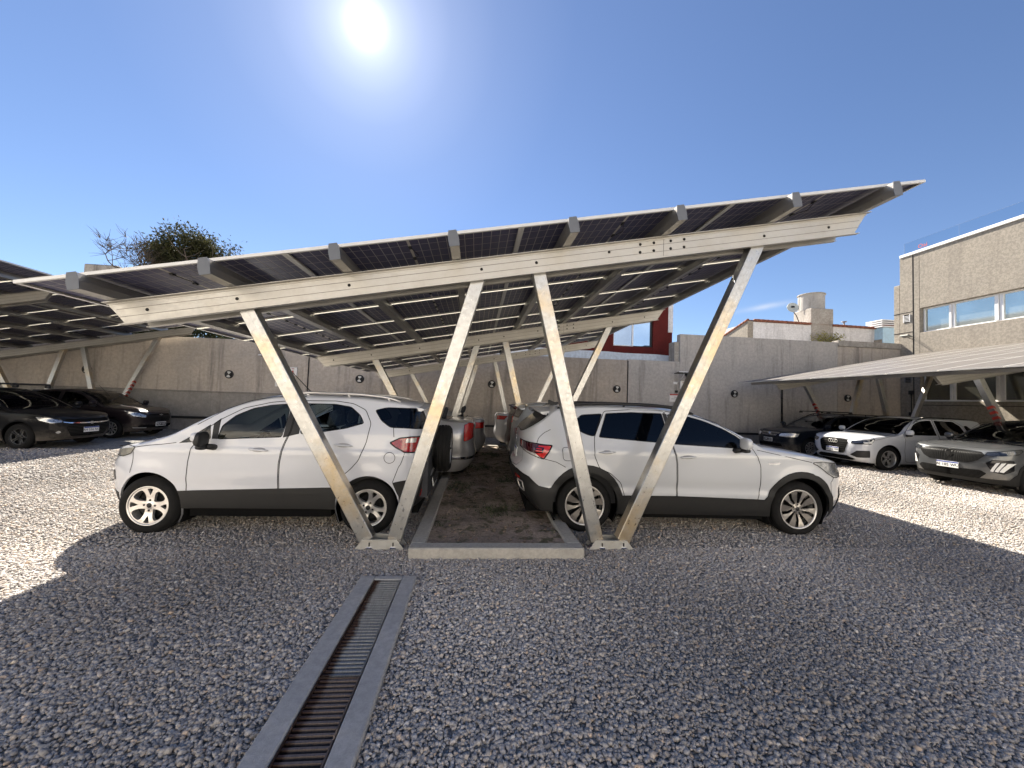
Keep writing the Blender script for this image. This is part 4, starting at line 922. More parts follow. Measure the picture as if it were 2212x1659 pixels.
def wheel_objs(car, spec, x, y, z, side, name='wheel', rot=0, spare=False):
    """side=+1 wheel faces +y, -1 faces -y"""
    key = (spec['kind'], spec['r']); r, rr, wd = spec['r'], spec['rim'], spec.get('w', .2)
    if key not in WCACHE:
        t = MB(); h = wd/2
        prof = [(rr-.012, -h+.015), (rr+.004, -h+.002), (rr+.02, -h-.004), ((r+rr)/2, -h-.010), (r-.035, -h+.002), (r-.014, -h+.018), (r-.003, -h+.042)]
        for g in (-.045, 0, .045): prof += [(r, g-.009), (r-.008, g-.006), (r-.008, g+.006), (r, g+.009)]
        prof += [(r-.003, h-.042), (r-.014, h-.018), (r-.035, h-.002), ((r+rr)/2, h+.010), (rr+.02, h+.004), (rr+.004, h-.002), (rr-.012, h-.015)]
        t.lathe(prof, 56, 0, axis='y')
        tm = t.build('tyre', M['tyre']).data
        m = MB(); m.lathe([(rr+.004, -h+.004), (rr-.004, -h+.0), (rr-.014, -h+.012), (rr-.022, -h+.05), (rr-.03, h-.04), (rr, h)], 56, 0, axis='y')
        m.lathe([(0, -.02), (rr*.62, -.018), (rr*.64, -.03), (rr*.64, .0), (rr*.97, .02)], 40, 2, axis='y')      # brake disc and dark back
        m.lathe([(0, .03), (rr-.028, .03)], 32, 3, axis='y')
        R_ = rr-.010; yf = -h+.012; kind = spec['kind']; holes = []
        def pol(a, q): return (math.cos(a)*q*R_, math.sin(a)*q*R_)
        outer = [pol(2*math.pi*i/72, 1) for i in range(72)]
        if kind == 'quad':
            for k in range(4):
                a = k*math.pi/2+math.pi/4; w = .60; e_ = .06
                holes.append(rounded([pol(a-.08, .30), pol(a-.38, .52), pol(a-.40, .78), pol(a-.30, .92), pol(a, .935), pol(a+.30, .92), pol(a+.40, .78), pol(a+.38, .52), pol(a+.08, .30)], .02, 3))
                a = k*math.pi/2; holes.append(rounded([pol(a, .54), pol(a-.17, .92), pol(a, .935), pol(a+.17, .92)], .010, 3))
        elif kind == 'blade':
            for k in range(10):
                a = k*math.pi/5; tw = .16 if k % 2 else .0
                w0, w1 = .10, (.20 if k % 2 else .16)
                holes.append([pol(a+w0+.03, .30), pol(a+w1+tw*.6, .62), pol(a+w1+tw*.2, .955), pol(a+.31, .965), pol(a+.628-w1, .955), pol(a+.628-w0-.06+tw*.4, .62), pol(a+.628-w0-.06, .30)])
        elif kind == 'five':
            for k in range(5):
                a = k*2*math.pi/5
                holes.append(rounded([pol(a+.22, .30), pol(a+.20, .93), pol(a+.62, .95), pol(a+1.05, .93), pol(a+1.03, .30)], .02, 3)); holes.append([pol(a-.035, .42), pol(a-.09, .93), pol(a+.09, .93), pol(a+.035, .42)])
        else:
            nsp = 10
            for k in range(nsp):
                a = k*2*math.pi/nsp; holes.append(rounded([pol(a+.15, .30), pol(a+.09, .93), pol(a+.314, .955), pol(a+.54, .93), pol(a+.48, .30)], .012, 3))
        V, F = triangulate(outer, holes, [pol(a, q) for q in (.12, .22, .4, .6, .8) for a in np.arange(0, 6.28, .25)])
        c = V[F].mean(1); keep = np.ones(len(F), bool)
        for hl in holes: keep &= ~inpoly(c, hl)
        F = F[keep]
        rad_ = np.hypot(V[:, 0], V[:, 1])/R_
        dep = yf+.016*(1-rad_)**1.0*0+.020*np.exp(-((rad_-.35)/.35)**2)
        mi = 1 if kind == 'blade' else 0
        if kind == 'blade':
            cc_ = V[F].mean(1); an = (np.arctan2(cc_[:, 1], cc_[:, 0])+np.pi/10) % (2*np.pi); odd = ((an/(np.pi/5)).astype(int) % 2 == 1) & (np.hypot(cc_[:, 0], cc_[:, 1]) < R_*.95)
            pv = [(p[0], d, p[1]) for p, d in zip(V, dep)]; m.add(pv, [tuple(f) for f in F[~odd]], 1, False); m.add(pv, [tuple(f) for f in F[odd]], 5, False)
        else: m.add([(p[0], d, p[1]) for p, d in zip(V, dep)], [tuple(f) for f in F], mi, False)
        for hl in holes:                      # walls of the openings give the spokes their depth
            n = len(hl); hh = np.array(hl); rd = np.hypot(hh[:, 0], hh[:, 1])/R_; dd = yf+.020*np.exp(-((rd-.35)/.35)**2)
            cc = hh.mean(0); inn = hh+(cc-hh)*.06
            m.add([(hh[i][0], dd[i], hh[i][1]) for i in range(n)]+[(inn[i][0], dd[i]+.03, inn[i][1]) for i in range(n)], [(i, (i+1) % n, (i+1) % n+n, i+n) for i in range(n)], 4, False)
        m.lathe([(0, yf+.012), (.026, yf+.012), (.030, yf+.018), (.030, yf+.03)], 20, 3, axis='y')
        nb = 4 if kind == 'quad' else 5
        for k in range(nb):
            a = 2*math.pi*k/nb+.3*(kind != 'quad'); m.lathe([(0, yf+.013), (.009, yf+.013), (.012, yf+.016), (.012, yf+.03)], 8, 3, Matrix.Translation((math.cos(a)*.056, 0, math.sin(a)*.056)), 'y')
        silver = spec.get('mat', M['rim_silver'])
        m2 = [silver, M['rim_mach'], M['rim_dark'], M['black'], M['rim_dark'] if kind in ('blade',) else spec.get('wall', M['rim_silver']), M['rim_mid']]
        rm = m.build('rim', m2).data
        for me in (tm, rm):
            for o in list(bpy.data.objects):
                if o.data == me: bpy.data.objects.remove(o)
        WCACHE[key] = (tm, rm)
    tm, rm = WCACHE[key]
    w = empty(name, (x, y, z), 0, car)
    w.rotation_euler = (0, rot, 0) if side < 0 else (0, rot, math.pi)
    for nm, me in (('tyre', tm), ('rim', rm)):
        o = bpy.data.objects.new(nm, me); COL.objects.link(o); o.parent = w
    return w
WCACHE = {}

def build_car(c, loc, rz, name='parked_car'):
    s = Shell(c); car = empty(name, loc, rz); res = c.get('res', .05)
    tag(car, c['label'], c.get('cat', 'car'), c.get('group', 'cars parked under the solar carports'))
    H1 = []  # collected charts
    # ---------------- side chart
    sg = np.unique(np.concatenate([np.linspace(s.xR-s.Lc, s.xR, 34), np.arange(s.xR, s.xF, res), np.linspace(s.xF, s.xF+s.Lc, 34)]))
    zt, zb_ = s.ztop(sg), s.zbot(sg)
    bnd = [(a, b) for a, b in zip(sg, zt)]+[(a, b) for a, b in zip(sg[::-1], zb_[::-1])]
    # arches
    ra, wz, wb = c['ra'], c['wz'], c['wb']; arches = []
    for xc in (0, wb):
        a = [(xc+math.cos(t)*ra, wz+math.sin(t)*ra*c.get('asq', 1)) for t in np.linspace(-.62, math.pi+.62, 40)]
        arches.append(s.poly([(xc+ra*math.cos(-.62), .05)]+a+[(xc-ra*math.cos(-.62), .05)]))
    # resample body boundary bottom around the arches is done by classification (arches removed)
    feats = []
    for f in c['side']:
        P = s.poly(f['p']); P = rounded(P, f.get('r', .03), 4) if f.get('r', .03) else P
        feats.append(dict(f, P=resample(P, res*.8)))
    edges = [f['P'] for f in feats]+[resample(a, .04) for a in arches]
    gx = np.concatenate([np.linspace(s.xR-s.Lc, s.xR, 26), np.arange(s.xR+res, s.xF, res), np.linspace(s.xF, s.xF+s.Lc, 26)])
    grid = [(a, b) for a in gx for b in np.arange(.12, 1.75, res)]
    zt2 = np.interp(np.array(grid)[:, 0], sg, zt); zb2 = np.interp(np.array(grid)[:, 0], sg, zb_)
    ga = np.array(grid); ga = ga[(ga[:, 1] < zt2-.012) & (ga[:, 1] > zb2+.012)]
    V, F = triangulate(bnd, edges, ga)
    cen = V[F].mean(1); lab = np.zeros(len(F), int)
    for i, f in enumerate(feats): lab[inpoly(cen, f['P'])] = i+1
    for a in arches: lab[inpoly(cen, a)] = -1
    # ---------------- top chart
    tf = []
    for f in c['top']:
        for P in ([f['p']] if not f.get('mirror') else [f['p'], [(x, -v) for x, v in f['p']]]):
            Q = s.tpoly(P); Q = rounded(Q, f.get('r', .03), 4) if f.get('r', .03) else Q
            tf.append(dict(f, P=resample(Q, res*1.2)))
    tb = [(a, 1.0) for a in sg]+[(a, -1.0) for a in sg[::-1]]
    gv = np.linspace(-1, 1, int(1.5/res*1.1) | 1)[1:-1]
    tg = [(a, b) for a in gx[1:-1] for b in gv]
    V2, F2 = triangulate(resample(tb[:len(sg)], 9, False)+tb[len(sg):], [f['P'] for f in tf], tg)
    cen2 = V2[F2].mean(1); lab2 = np.zeros(len(F2), int)
    for i, f in enumerate(tf): lab2[inpoly(cen2, f['P'])] = i+1
    # ---------------- gather
    allV = [s.side(V, 1), s.side(V, -1), s.top(V2)]
    a = V[F[:, 1]]-V[F[:, 0]]; b = V[F[:, 2]]-V[F[:, 0]]; F = np.where((a[:, 0]*b[:, 1]-a[:, 1]*b[:, 0] > 0)[:, None], F, F[:, ::-1])
    a = V2[F2[:, 1]]-V2[F2[:, 0]]; b = V2[F2[:, 2]]-V2[F2[:, 0]]; F2 = np.where((a[:, 0]*b[:, 1]-a[:, 1]*b[:, 0] > 0)[:, None], F2, F2[:, ::-1])
    n1 = len(V); AF = np.concatenate([F[:, ::-1], F+n1, F2+2*n1]); AV = np.concatenate(allV)
    # smooth normals over welded points
    key = np.round(AV, 3); _, inv = np.unique(key, axis=0, return_inverse=True); inv = inv.ravel()
    fn = np.cross(AV[AF[:, 1]]-AV[AF[:, 0]], AV[AF[:, 2]]-AV[AF[:, 0]])
    N = np.zeros((inv.max()+1, 3))
    for k in range(3): np.add.at(N, inv[AF[:, k]], fn)
    N /= np.maximum(np.linalg.norm(N, axis=1), 1e-12)[:, None]; VN = N[inv]
    def geom(faces, off=0):
        u, r_ = np.unique(faces, return_inverse=True); return AV[u]+VN[u]*off, r_.reshape(-1, 3), VN[u]
    lids = np.concatenate([lab, lab, lab2+1000])
    sides = np.concatenate([np.full(len(F), 1), np.full(len(F), -1), np.zeros(len(F2), int)])
    PARTS = {}
    def strip(P3, N3, w, off, m, mi, closed=True):
        P3 = np.asarray(P3); n = len(P3); T = np.roll(P3, -1, 0)-np.roll(P3, 1, 0)
        if not closed: T[0] = P3[1]-P3[0]; T[-1] = P3[-1]-P3[-2]
        Bn = np.cross(T, N3); Bn /= np.maximum(np.linalg.norm(Bn, axis=1), 1e-9)[:, None]
        A, B = P3+Bn*w/2+N3*off, P3-Bn*w/2+N3*off
        m.add(np.concatenate([A, B]), [(i, (i+1) % n, (i+1) % n+n, i+n) for i in range(n if closed else n-1)], mi, True)
    def surfN(fn_, Q, sgn):
        e = 2e-3; Q = np.asarray(Q, float); P = fn_(Q, sgn); d1 = fn_(Q+[e, 0], sgn)-fn_(Q-[e, 0], sgn); d2 = fn_(Q+[0, e], sgn)-fn_(Q-[0, e], sgn)
        nn = np.cross(d1, d2); nn /= np.maximum(np.linalg.norm(nn, axis=1), 1e-12)[:, None]
        out = P-np.array([1.2, 0, .6]); fl = np.sum(nn*out, 1) < 0; nn[fl] *= -1; return P, nn
    def make(name, mask, mat, off, parent, lines=(), back=None):
        m = MB(); nor = None
        if mask.any():
            v, f, n_ = geom(AF[mask], off); m.add(v, [tuple(t) for t in f], 0, True); nor = [tuple(q) for q in n_]
        nv = len(m.v)
        for (P3, N3, w, o_, cl) in lines: strip(P3, N3, w, o_, m, 1, cl)
        if nor is None: nor = []
        nor += [(0, 0, 0)]*(len(m.v)-nv)
        return m.build(name, [mat, M['seam']], parent, normals=nor)
    paint_ = c['paint']
    lines = []
    for (P, cl) in c.get('seams', []):
        Q = s.poly(P); Q = rounded(Q, .03, 4) if cl else Q; Q = resample(Q, .04, cl)
        for sgn in (1, -1): P3, N3 = surfN(s.side, Q, sgn); lines.append((P3, N3, c.get('sw', .007), .0015, cl))
    for f in feats:
        if f.get('seam'):
            for sgn in (1, -1): P3, N3 = surfN(s.side, f['P'], sgn); lines.append((P3, N3, f['seam'], .0016+f.get('off', 0), True))
    for f in tf:
        if f.get('seam'): P3, N3 = surfN(s.top, f['P'], 1); lines.append((P3, N3, f['seam'], .0016, True))
    body = make('body', (lids == 0) | (lids == 1000), paint_, 0, car, lines)
    objs = {}
    for base, fl in ((0, feats), (1000, tf)):
        for i, f in enumerate(fl):
            for sd_ in ((1, -1) if (base == 0 and not f.get('center')) else (None,)):
                mask = lids == base+i+1
                if sd_: mask &= sides == sd_
                if not mask.any(): continue
                par = objs.get((f['in'], sd_)) or objs.get((f['in'], None)) if f.get('in') else car
                mt = f.get('m', paint_); mt = M[mt] if isinstance(mt, str) else mt
                o = make(f['n'], mask, mt, f.get('off', 0), par or car)
                objs[(f.get('id', f['n']), sd_)] = o
                if f.get('label'): o['label'] = f['label']
                if f.get('bars'):
                    q = np.array(f['P']); z0, z1 = q[:, 1].min(), q[:, 1].max(); x0, x1 = q[:, 0].min(), q[:, 0].max(); nb, bm_, bw = f['bars'][:3]; vert = len(f['bars']) > 3
                    mm = MB()
                    for k in range(nb):
                        L_ = [(x0+(x1-x0)*(k+.5)/nb, a_) for a_ in np.linspace(z0, z1, 14)] if vert else [(a_, z0+(z1-z0)*(k+.5)/nb) for a_ in np.linspace(x0, x1, 30)]
                        L_ = np.array(L_); L_ = L_[inpoly(L_, f['P'])]
                        if len(L_) < 3: continue
                        for sgn in (1, -1): P3, N3 = surfN(s.side, L_, sgn); strip(P3, N3, bw, .012, mm, 0, False)
                    if mm.v: mm.build('grille_bar', M[bm_], o)
    # wheel wells, arch lips, underbody
    m = MB(); yw = float(s.Bz(np.array(.5)))
    for xc in (0, wb):
        for sgn in (1, -1):
            aa = np.linspace(-.5, math.pi+.5, 36); L_ = np.array(s.poly([(xc+math.cos(t)*ra, wz+math.sin(t)*ra*c.get('asq', 1)) for t in aa]))
            P3 = s.side(L_, sgn); n = len(P3); In = P3.copy(); In[:, 1] = sgn*(yw-.30)
            mid = P3.copy(); mid[:, 1] -= sgn*.03
            # return lip then liner
            m.add(np.concatenate([P3, mid]), [(i, i+1, i+1+n, i+n) for i in range(n-1)], 1, True)
            out = mid.copy(); out[:, 0] = xc+(mid[:, 0]-xc)*1.06; out[:, 2] = wz+(mid[:, 2]-wz)*1.06; In2 = out.copy(); In2[:, 1] = sgn*(yw-.30)
            m.add(np.concatenate([mid, out, In2]), [(i, i+1, i+1+n, i+n) for i in range(n-1)]+[(i+n, i+1+n, i+1+2*n, i+2*n) for i in range(n-1)], 0, True)
            b0 = len(m.v); m.add(np.concatenate([In2, [[xc, sgn*(yw-.30), .18]]]), [(i, i+1, n) for i in range(n-1)], 0)
    m.box(s.xR-.2, s.xF+.25, -yw+.32, yw-.32, .17, .30, 0); m.box(ra+.06, wb-ra-.06, -yw+.06, yw-.06, .19, .32, 0)
    m.build('underbody', [M['void'], c.get('lip', paint_) if not isinstance(c.get('lip'), str) else M[c['lip']]], car)
    for xc in (0, wb):
        for sgn in (1, -1):
            wheel_objs(car, c['wheel'], xc, sgn*(yw-.02-c['wheel'].get('w', .2)/2), c['wheel']['r']-.012, sgn, rot=c.get('wrot', 0)+(.35 if xc == 0 else 0))
    # cabin
    if c.get('cabin', True):
        bz = c.get('beltz', 1.0); cb = yw-.16; xs0, xs1 = c['cab']
        m = MB(); m.box(xs0, xs1, -cb, cb, .33, .40); m.box(xs1-.32, xs1+.05, -cb, cb, .40, bz-.05); m.box(xs0-.3, xs0+.02, -cb, cb, .4, bz-.08)
        for sgn in (1, -1): m.box(xs0, xs1, sgn*cb-.01, sgn*cb+.01, .4, bz-.06)
        m.build('cabin_trim', M['interior'], car)
        def seat(x, y, w=.23):
            q = MB(); q.bbox(x-.25, x+.27, y-w, y+w, .55, .70, .04); R_ = Matrix.Translation((x-.24, y, .66)) @ Matrix.Rotation(rad(-14), 4, 'Y')
            q.bbox(-.06, .07, -w, w, 0, .52, .045, 0, R_); 
            for hy in ((0,) if w < .3 else (-.35, 0, .35)): q.bbox(-.04, .06, hy-.125, hy+.125, .54, .76, .045, 0, R_); q.tube([(0, hy-.04, .5), (0, hy-.04, .6)], .006, 5, 0, M=R_); q.tube([(0, hy+.04, .5), (0, hy+.04, .6)], .006, 5, 0, M=R_)
            q.build('seat', M['seat'], car)
        seat(c['seat'][0], .36); seat(c['seat'][0], -.36); seat(c['seat'][1], 0, .58)
        q = MB(); R_ = Matrix.Translation((c['seat'][0]+.50, c.get('drv', 1)*.34, .93)) @ Matrix.Rotation(rad(65), 4, 'Y'); n = 24
        q.tube([(math.cos(t)*.18, math.sin(t)*.18, 0) for t in np.linspace(0, 2*math.pi, n)], .014, 8, 0, False, R_); q.bbox(-.03, .03, -.17, .17, -.012, .012, .004, 0, R_); q.bbox(-.17, .0, -.025, .025, -.012, .012, .004, 0, R_); q.build('steering_wheel', M['black'], car)
    # mirrors
    mx, mz = c['mirror']; 
    for sgn in (1, -1):
        x_, y_ = s.xy(np.array([mx]), np.array([mz-.06])); y_ = float(y_[0])*sgn; q = MB(); iv, if_ = ico(3)
        sc = np.array(c.get('msize', (.075, .095, .075))); v_ = iv.copy(); v_ = np.sign(v_)*np.abs(v_)**.75*sc
        v_[:, 0] = np.where(v_[:, 0] < 0, v_[:, 0]*.35, v_[:, 0])
        q.add(v_+np.array([mx+.05, y_+sgn*.13, mz+.03]), [tuple(t) for t in if_], 0, True)
        q.add(v_*np.array([.9, .8, .35])+np.array([mx+.05, y_+sgn*.11, mz-.055]), [tuple(t) for t in if_], 1, True); q.tube([(mx, y_-sgn*.02, mz-.075), (mx+.03, y_+sgn*.09, mz-.05)], [.035, .03], 8, 1)
        if c.get('mirmat') and c.get('cap', 1): q.add(v_*np.array([.75, .62, .60])+np.array([mx+.085, y_+sgn*.165, mz+.055]), [tuple(t) for t in if_], 2, True)
        mo = q.build('mirror', [M[c['mirmat']] if c.get('mirmat') else paint_, M['black'], paint_], car)
    # handles
    for (hx, hz) in c.get('handles', []):
        for sgn in (1, -1):
            P3, N3 = surfN(s.side, [(hx, hz)], sgn); q = MB(); p = P3[0]; nn = N3[0]
            zl = np.linspace(-.105, .105, 9); q.tube([(p[0]+t, p[1]+sgn*(.010+.016*(1-(abs(t)/.105)**3)), p[2]+.006*t/.1) for t in zl], [.004]+[.012]*7+[.004], 8, 0)
            par = None
            for f in feats:
                if 'door' in f['n'] and inpoly(np.array([(hx, hz)]), f['P'])[0]: par = objs.get((f['n'], sgn)) or objs.get((f.get('id'), sgn))
            q.build('handle', M[c['hmat']] if c.get('hmat') else paint_, par or car)
            q = MB(); a_ = np.linspace(0, 2*math.pi, 20)[:-1]; Q = [(hx+math.cos(t)*.075, hz+math.sin(t)*.024) for t in a_]; P4, N4 = surfN(s.side, Q, sgn); q.add(np.concatenate([P4+N4*.0012, P3+N3*.0012]), [(i, (i+1) % 19, 19) for i in range(19)] if sgn < 0 else [((i+1) % 19, i, 19) for i in range(19)]); q.build('handle_recess', c.get('recess') or M['recess'], par or car)
    # roof rails
    if c.get('rails'):
        x0, x1, rm_, hgt = c['rails']
        for sgn in (1, -1):
            q = MB(); xs_ = np.linspace(x0, x1, 17); P3 = s.side(np.c_[xs_, s.ztop(xs_)-.002], sgn)
            t_ = np.linspace(0, 1, 17); lift = hgt*np.minimum(1, np.minimum(t_, 1-t_)*7)**.7
            q.tube([(p[0], p[1]-sgn*.06, float(s.H(np.array(p[0])))-.03+l) for p, l in zip(P3, lift)], [.012]+[c.get('railr', .016)]*15+[.012], 8)
            for k in (2, 8, 14): p = P3[k]; q.tube([(p[0]-.03, p[1]-sgn*.06, float(s.H(np.array(p[0])))-.04), (p[0], p[1]-sgn*.06, float(s.H(np.array(p[0])))-.03+lift[k])], .014, 6)
            q.build('roof_rail', M[rm_], car)
    if c.get('antenna'):
        ax, kind = c['antenna']; z0 = float(s.H(np.array(ax))); q = MB()
        if kind == 'fin': q.prism([(ax-.09, z0-.01), (ax+.11, z0-.005), (ax+.02, z0+.03), (ax-.07, z0+.065), (ax-.085, z0+.06)], -.018, .018)
        else: q.tube([(ax, 0, z0-.01), (ax-.33*kind, 0, z0+.32)], [.007, .004], 5)
        q.build('antenna', M['black'], car)
    # plates
    for (end, zc_, txt, tilt) in c.get('plates', []):
        if end == 'f': px = float(s.XN(np.array(zc_)))+.018; Mx = Matrix.Translation((px, 0, zc_)) @ Matrix.Rotation(rad(90), 4, 'Z') @ Matrix.Rotation(rad(90-tilt), 4, 'X')
        else: px = float(s.XT(np.array(zc_)))-.018; Mx = Matrix.Translation((px, 0, zc_)) @ Matrix.Rotation(rad(-90), 4, 'Z') @ Matrix.Rotation(rad(90-tilt), 4, 'X')
        q = MB(); q.bbox(-.2, .2, -.065, .065, -.012, 0, .003, 0, Mx); old = c.get('oldplate')
        if old: q.add([(-.185, -.05, .001), (.185, -.05, .001), (.185, .05, .001), (-.185, .05, .001)], [(0, 1, 2, 3)], 1, M=Mx)
        else: q.add([(-.198, .036, .001), (.198, .036, .001), (.198, .063, .001), (-.198, .063, .001)], [(0, 1, 2, 3)], 2, M=Mx)
        pl = q.build('number_plate', [M['plate_white'], M['ink'], M['plate_blue']], car)
        if txt: text_mesh('lettering', txt, .088, M['plate_white'] if old else M['ink'], pl, Mx @ Matrix.Translation((0, -.012 if not old else 0, .002)), .0005)
    for fn_ in c.get('extra', []): fn_(car, s, objs, surfN)
    return car
M['recess'] = plain('handle_recess_shade', (.34, .34, .35), .4)  # flat grey patch painting the shade of a hollow behind each handle
M['rim_mid'] = plain('grey_alloy', (.20, .185, .17), .4, .6, var=.2)
def mk(n, p, **k): return dict(n=n, p=p, **k)
def arc(xc, zc, r, a0, a1, n=14, sq=1):
    return [(xc+r*math.cos(t), zc+r*sq*math.sin(t)) for t in np.linspace(rad(a0), rad(a1), n)]
# ------------------------------------------------------------------ hero 1: white compact SUV with spare wheel
def spare(car, s, objs, surfN):
    w = wheel_objs(car, dict(kind='quad', r=.315, rim=.215, w=.205), -.775, .04, .915, 1, 'spare_wheel', .4)
    w.rotation_euler = (0, .4, 0); w.rotation_mode = 'QUATERNION'
    # face the wheel rearwards: wheel faces -y, turn -y to -x
    w.rotation_quaternion = Matrix.Rotation(rad(-90), 4, 'Z').to_quaternion()
    m = MB(); m.tube([(-.60, .04, .915), (-.84, .04, .915)], .05, 12)
    for a in (0, 2.09, 4.19): m.tube([(-.875, .04, .915), (-.80, .04+.10*math.cos(a), .915+.10*math.sin(a))], .008, 6)
    m.bbox(-.70, -.62, -.2, .28, .82, 1.0, .01); m.build('spare_carrier', M['black'], car)
def spoiler(x0, x1, z, yh, t, drop=.03, mat=None):
    def f(car, s, objs, surfN):
        m = MB(); ys = np.linspace(-yh, yh, 25); pr = []
        for y in ys:
            c_ = (1-(abs(y)/yh)**3*.35); zz = z-.055*(y/yh)**2; e = (abs(y)/yh)**4*.06
            pr.append([(x1+.05, y, zz+.006), (x0+e, y, zz-drop*.6), (x0+e+.004, y, zz-drop*.6-t*.5), (x0+e+.03, y, zz-drop*.6-t), (x1+.03, y, zz-.05)])
        vs_ = [p for q in pr for p in q]; n = 5; fs = [(i*n+k, i*n+(k+1) % n, (i+1)*n+(k+1) % n, (i+1)*n+k) for i in range(24) for k in range(n)]+[tuple(range(n)), tuple(range(24*n+n-1, 24*n-1, -1))]
        m.add(vs_, fs, 0, False); m.build('spoiler', mat or car_paint(objs), car)
    return f
def car_paint(objs):
    for o in objs.values(): pass
    return M['p_white']
def badge(kind, end, y, z, size, mat='chrome'):
    """small emblem standing on the front or rear face"""
    def f(car, s, objs, surfN):
        Q = [(s.fy(y, z) if end == 'f' else s.ry(y, z), z)] if y else [(s.xF+s.Lc-.001 if end == 'f' else s.xR-s.Lc+.001, z)]
        X = float((s.XN if end == 'f' else s.XT)(np.array(z))); o = .012 if end == 'f' else -.012
        if y: X = float(s.side(Q, 1)[0][0])
        yy = y; m = MB(); R_ = Matrix.Translation((X+o, yy, z)) @ Matrix.Rotation(rad(90 if end == 'f' else -90), 4, 'Z')
        def ring(cx, cz, r, t=.006, sx=1): m.tube([(cx+math.cos(a)*r*sx, -.004, cz+math.sin(a)*r) for a in np.linspace(0, 2*math.pi, 22)], t, 6, 0, False, R_)
        if kind == 'rings':
            for k in range(4): ring((k-1.5)*size*.82, 0, size*.5, size*.07)
        elif kind == 'round':
            ring(0, 0, size, size*.12)
            for (a, b) in (((-.55, .6), (-.15, -.7)), ((-.15, -.7), (0, -.1)), ((0, -.1), (.15, -.7)), ((.15, -.7), (.55, .6)), ((-.25, .75), (0, .15)), ((0, .15), (.25, .75))): m.tube([(a[0]*size, -.004, a[1]*size), (b[0]*size, -.004, b[1]*size)], size*.09, 5, 0, True, R_)
        elif kind == 'oval': ring(0, 0, size*.5, size*.07, 2.1); m.bbox(-size*.7, size*.7, -.006, 0, -size*.16, size*.16, .001, 0, R_)
        elif kind == 'bow': m.prism([(-size*1.1, -size*.22), (-size*.95, size*.22), (-size*.35, size*.22), (-size*.35, size*.42), (size*.35, size*.42), (size*.35, size*.22), (size*1.1, size*.22), (size*.95, -size*.22), (size*.35, -size*.22), (size*.35, -size*.42), (-size*.35, -size*.42), (-size*.35, -size*.22)], -.012, 0, 0, R_)
        elif kind == 'shield': m.prism([(-size*.7, size*.8), (size*.7, size*.8), (size*.75, 0), (0, -size), (-size*.75, 0)], -.008, 0, 0, R_)
        m.build('emblem', M[mat], car)
    return f
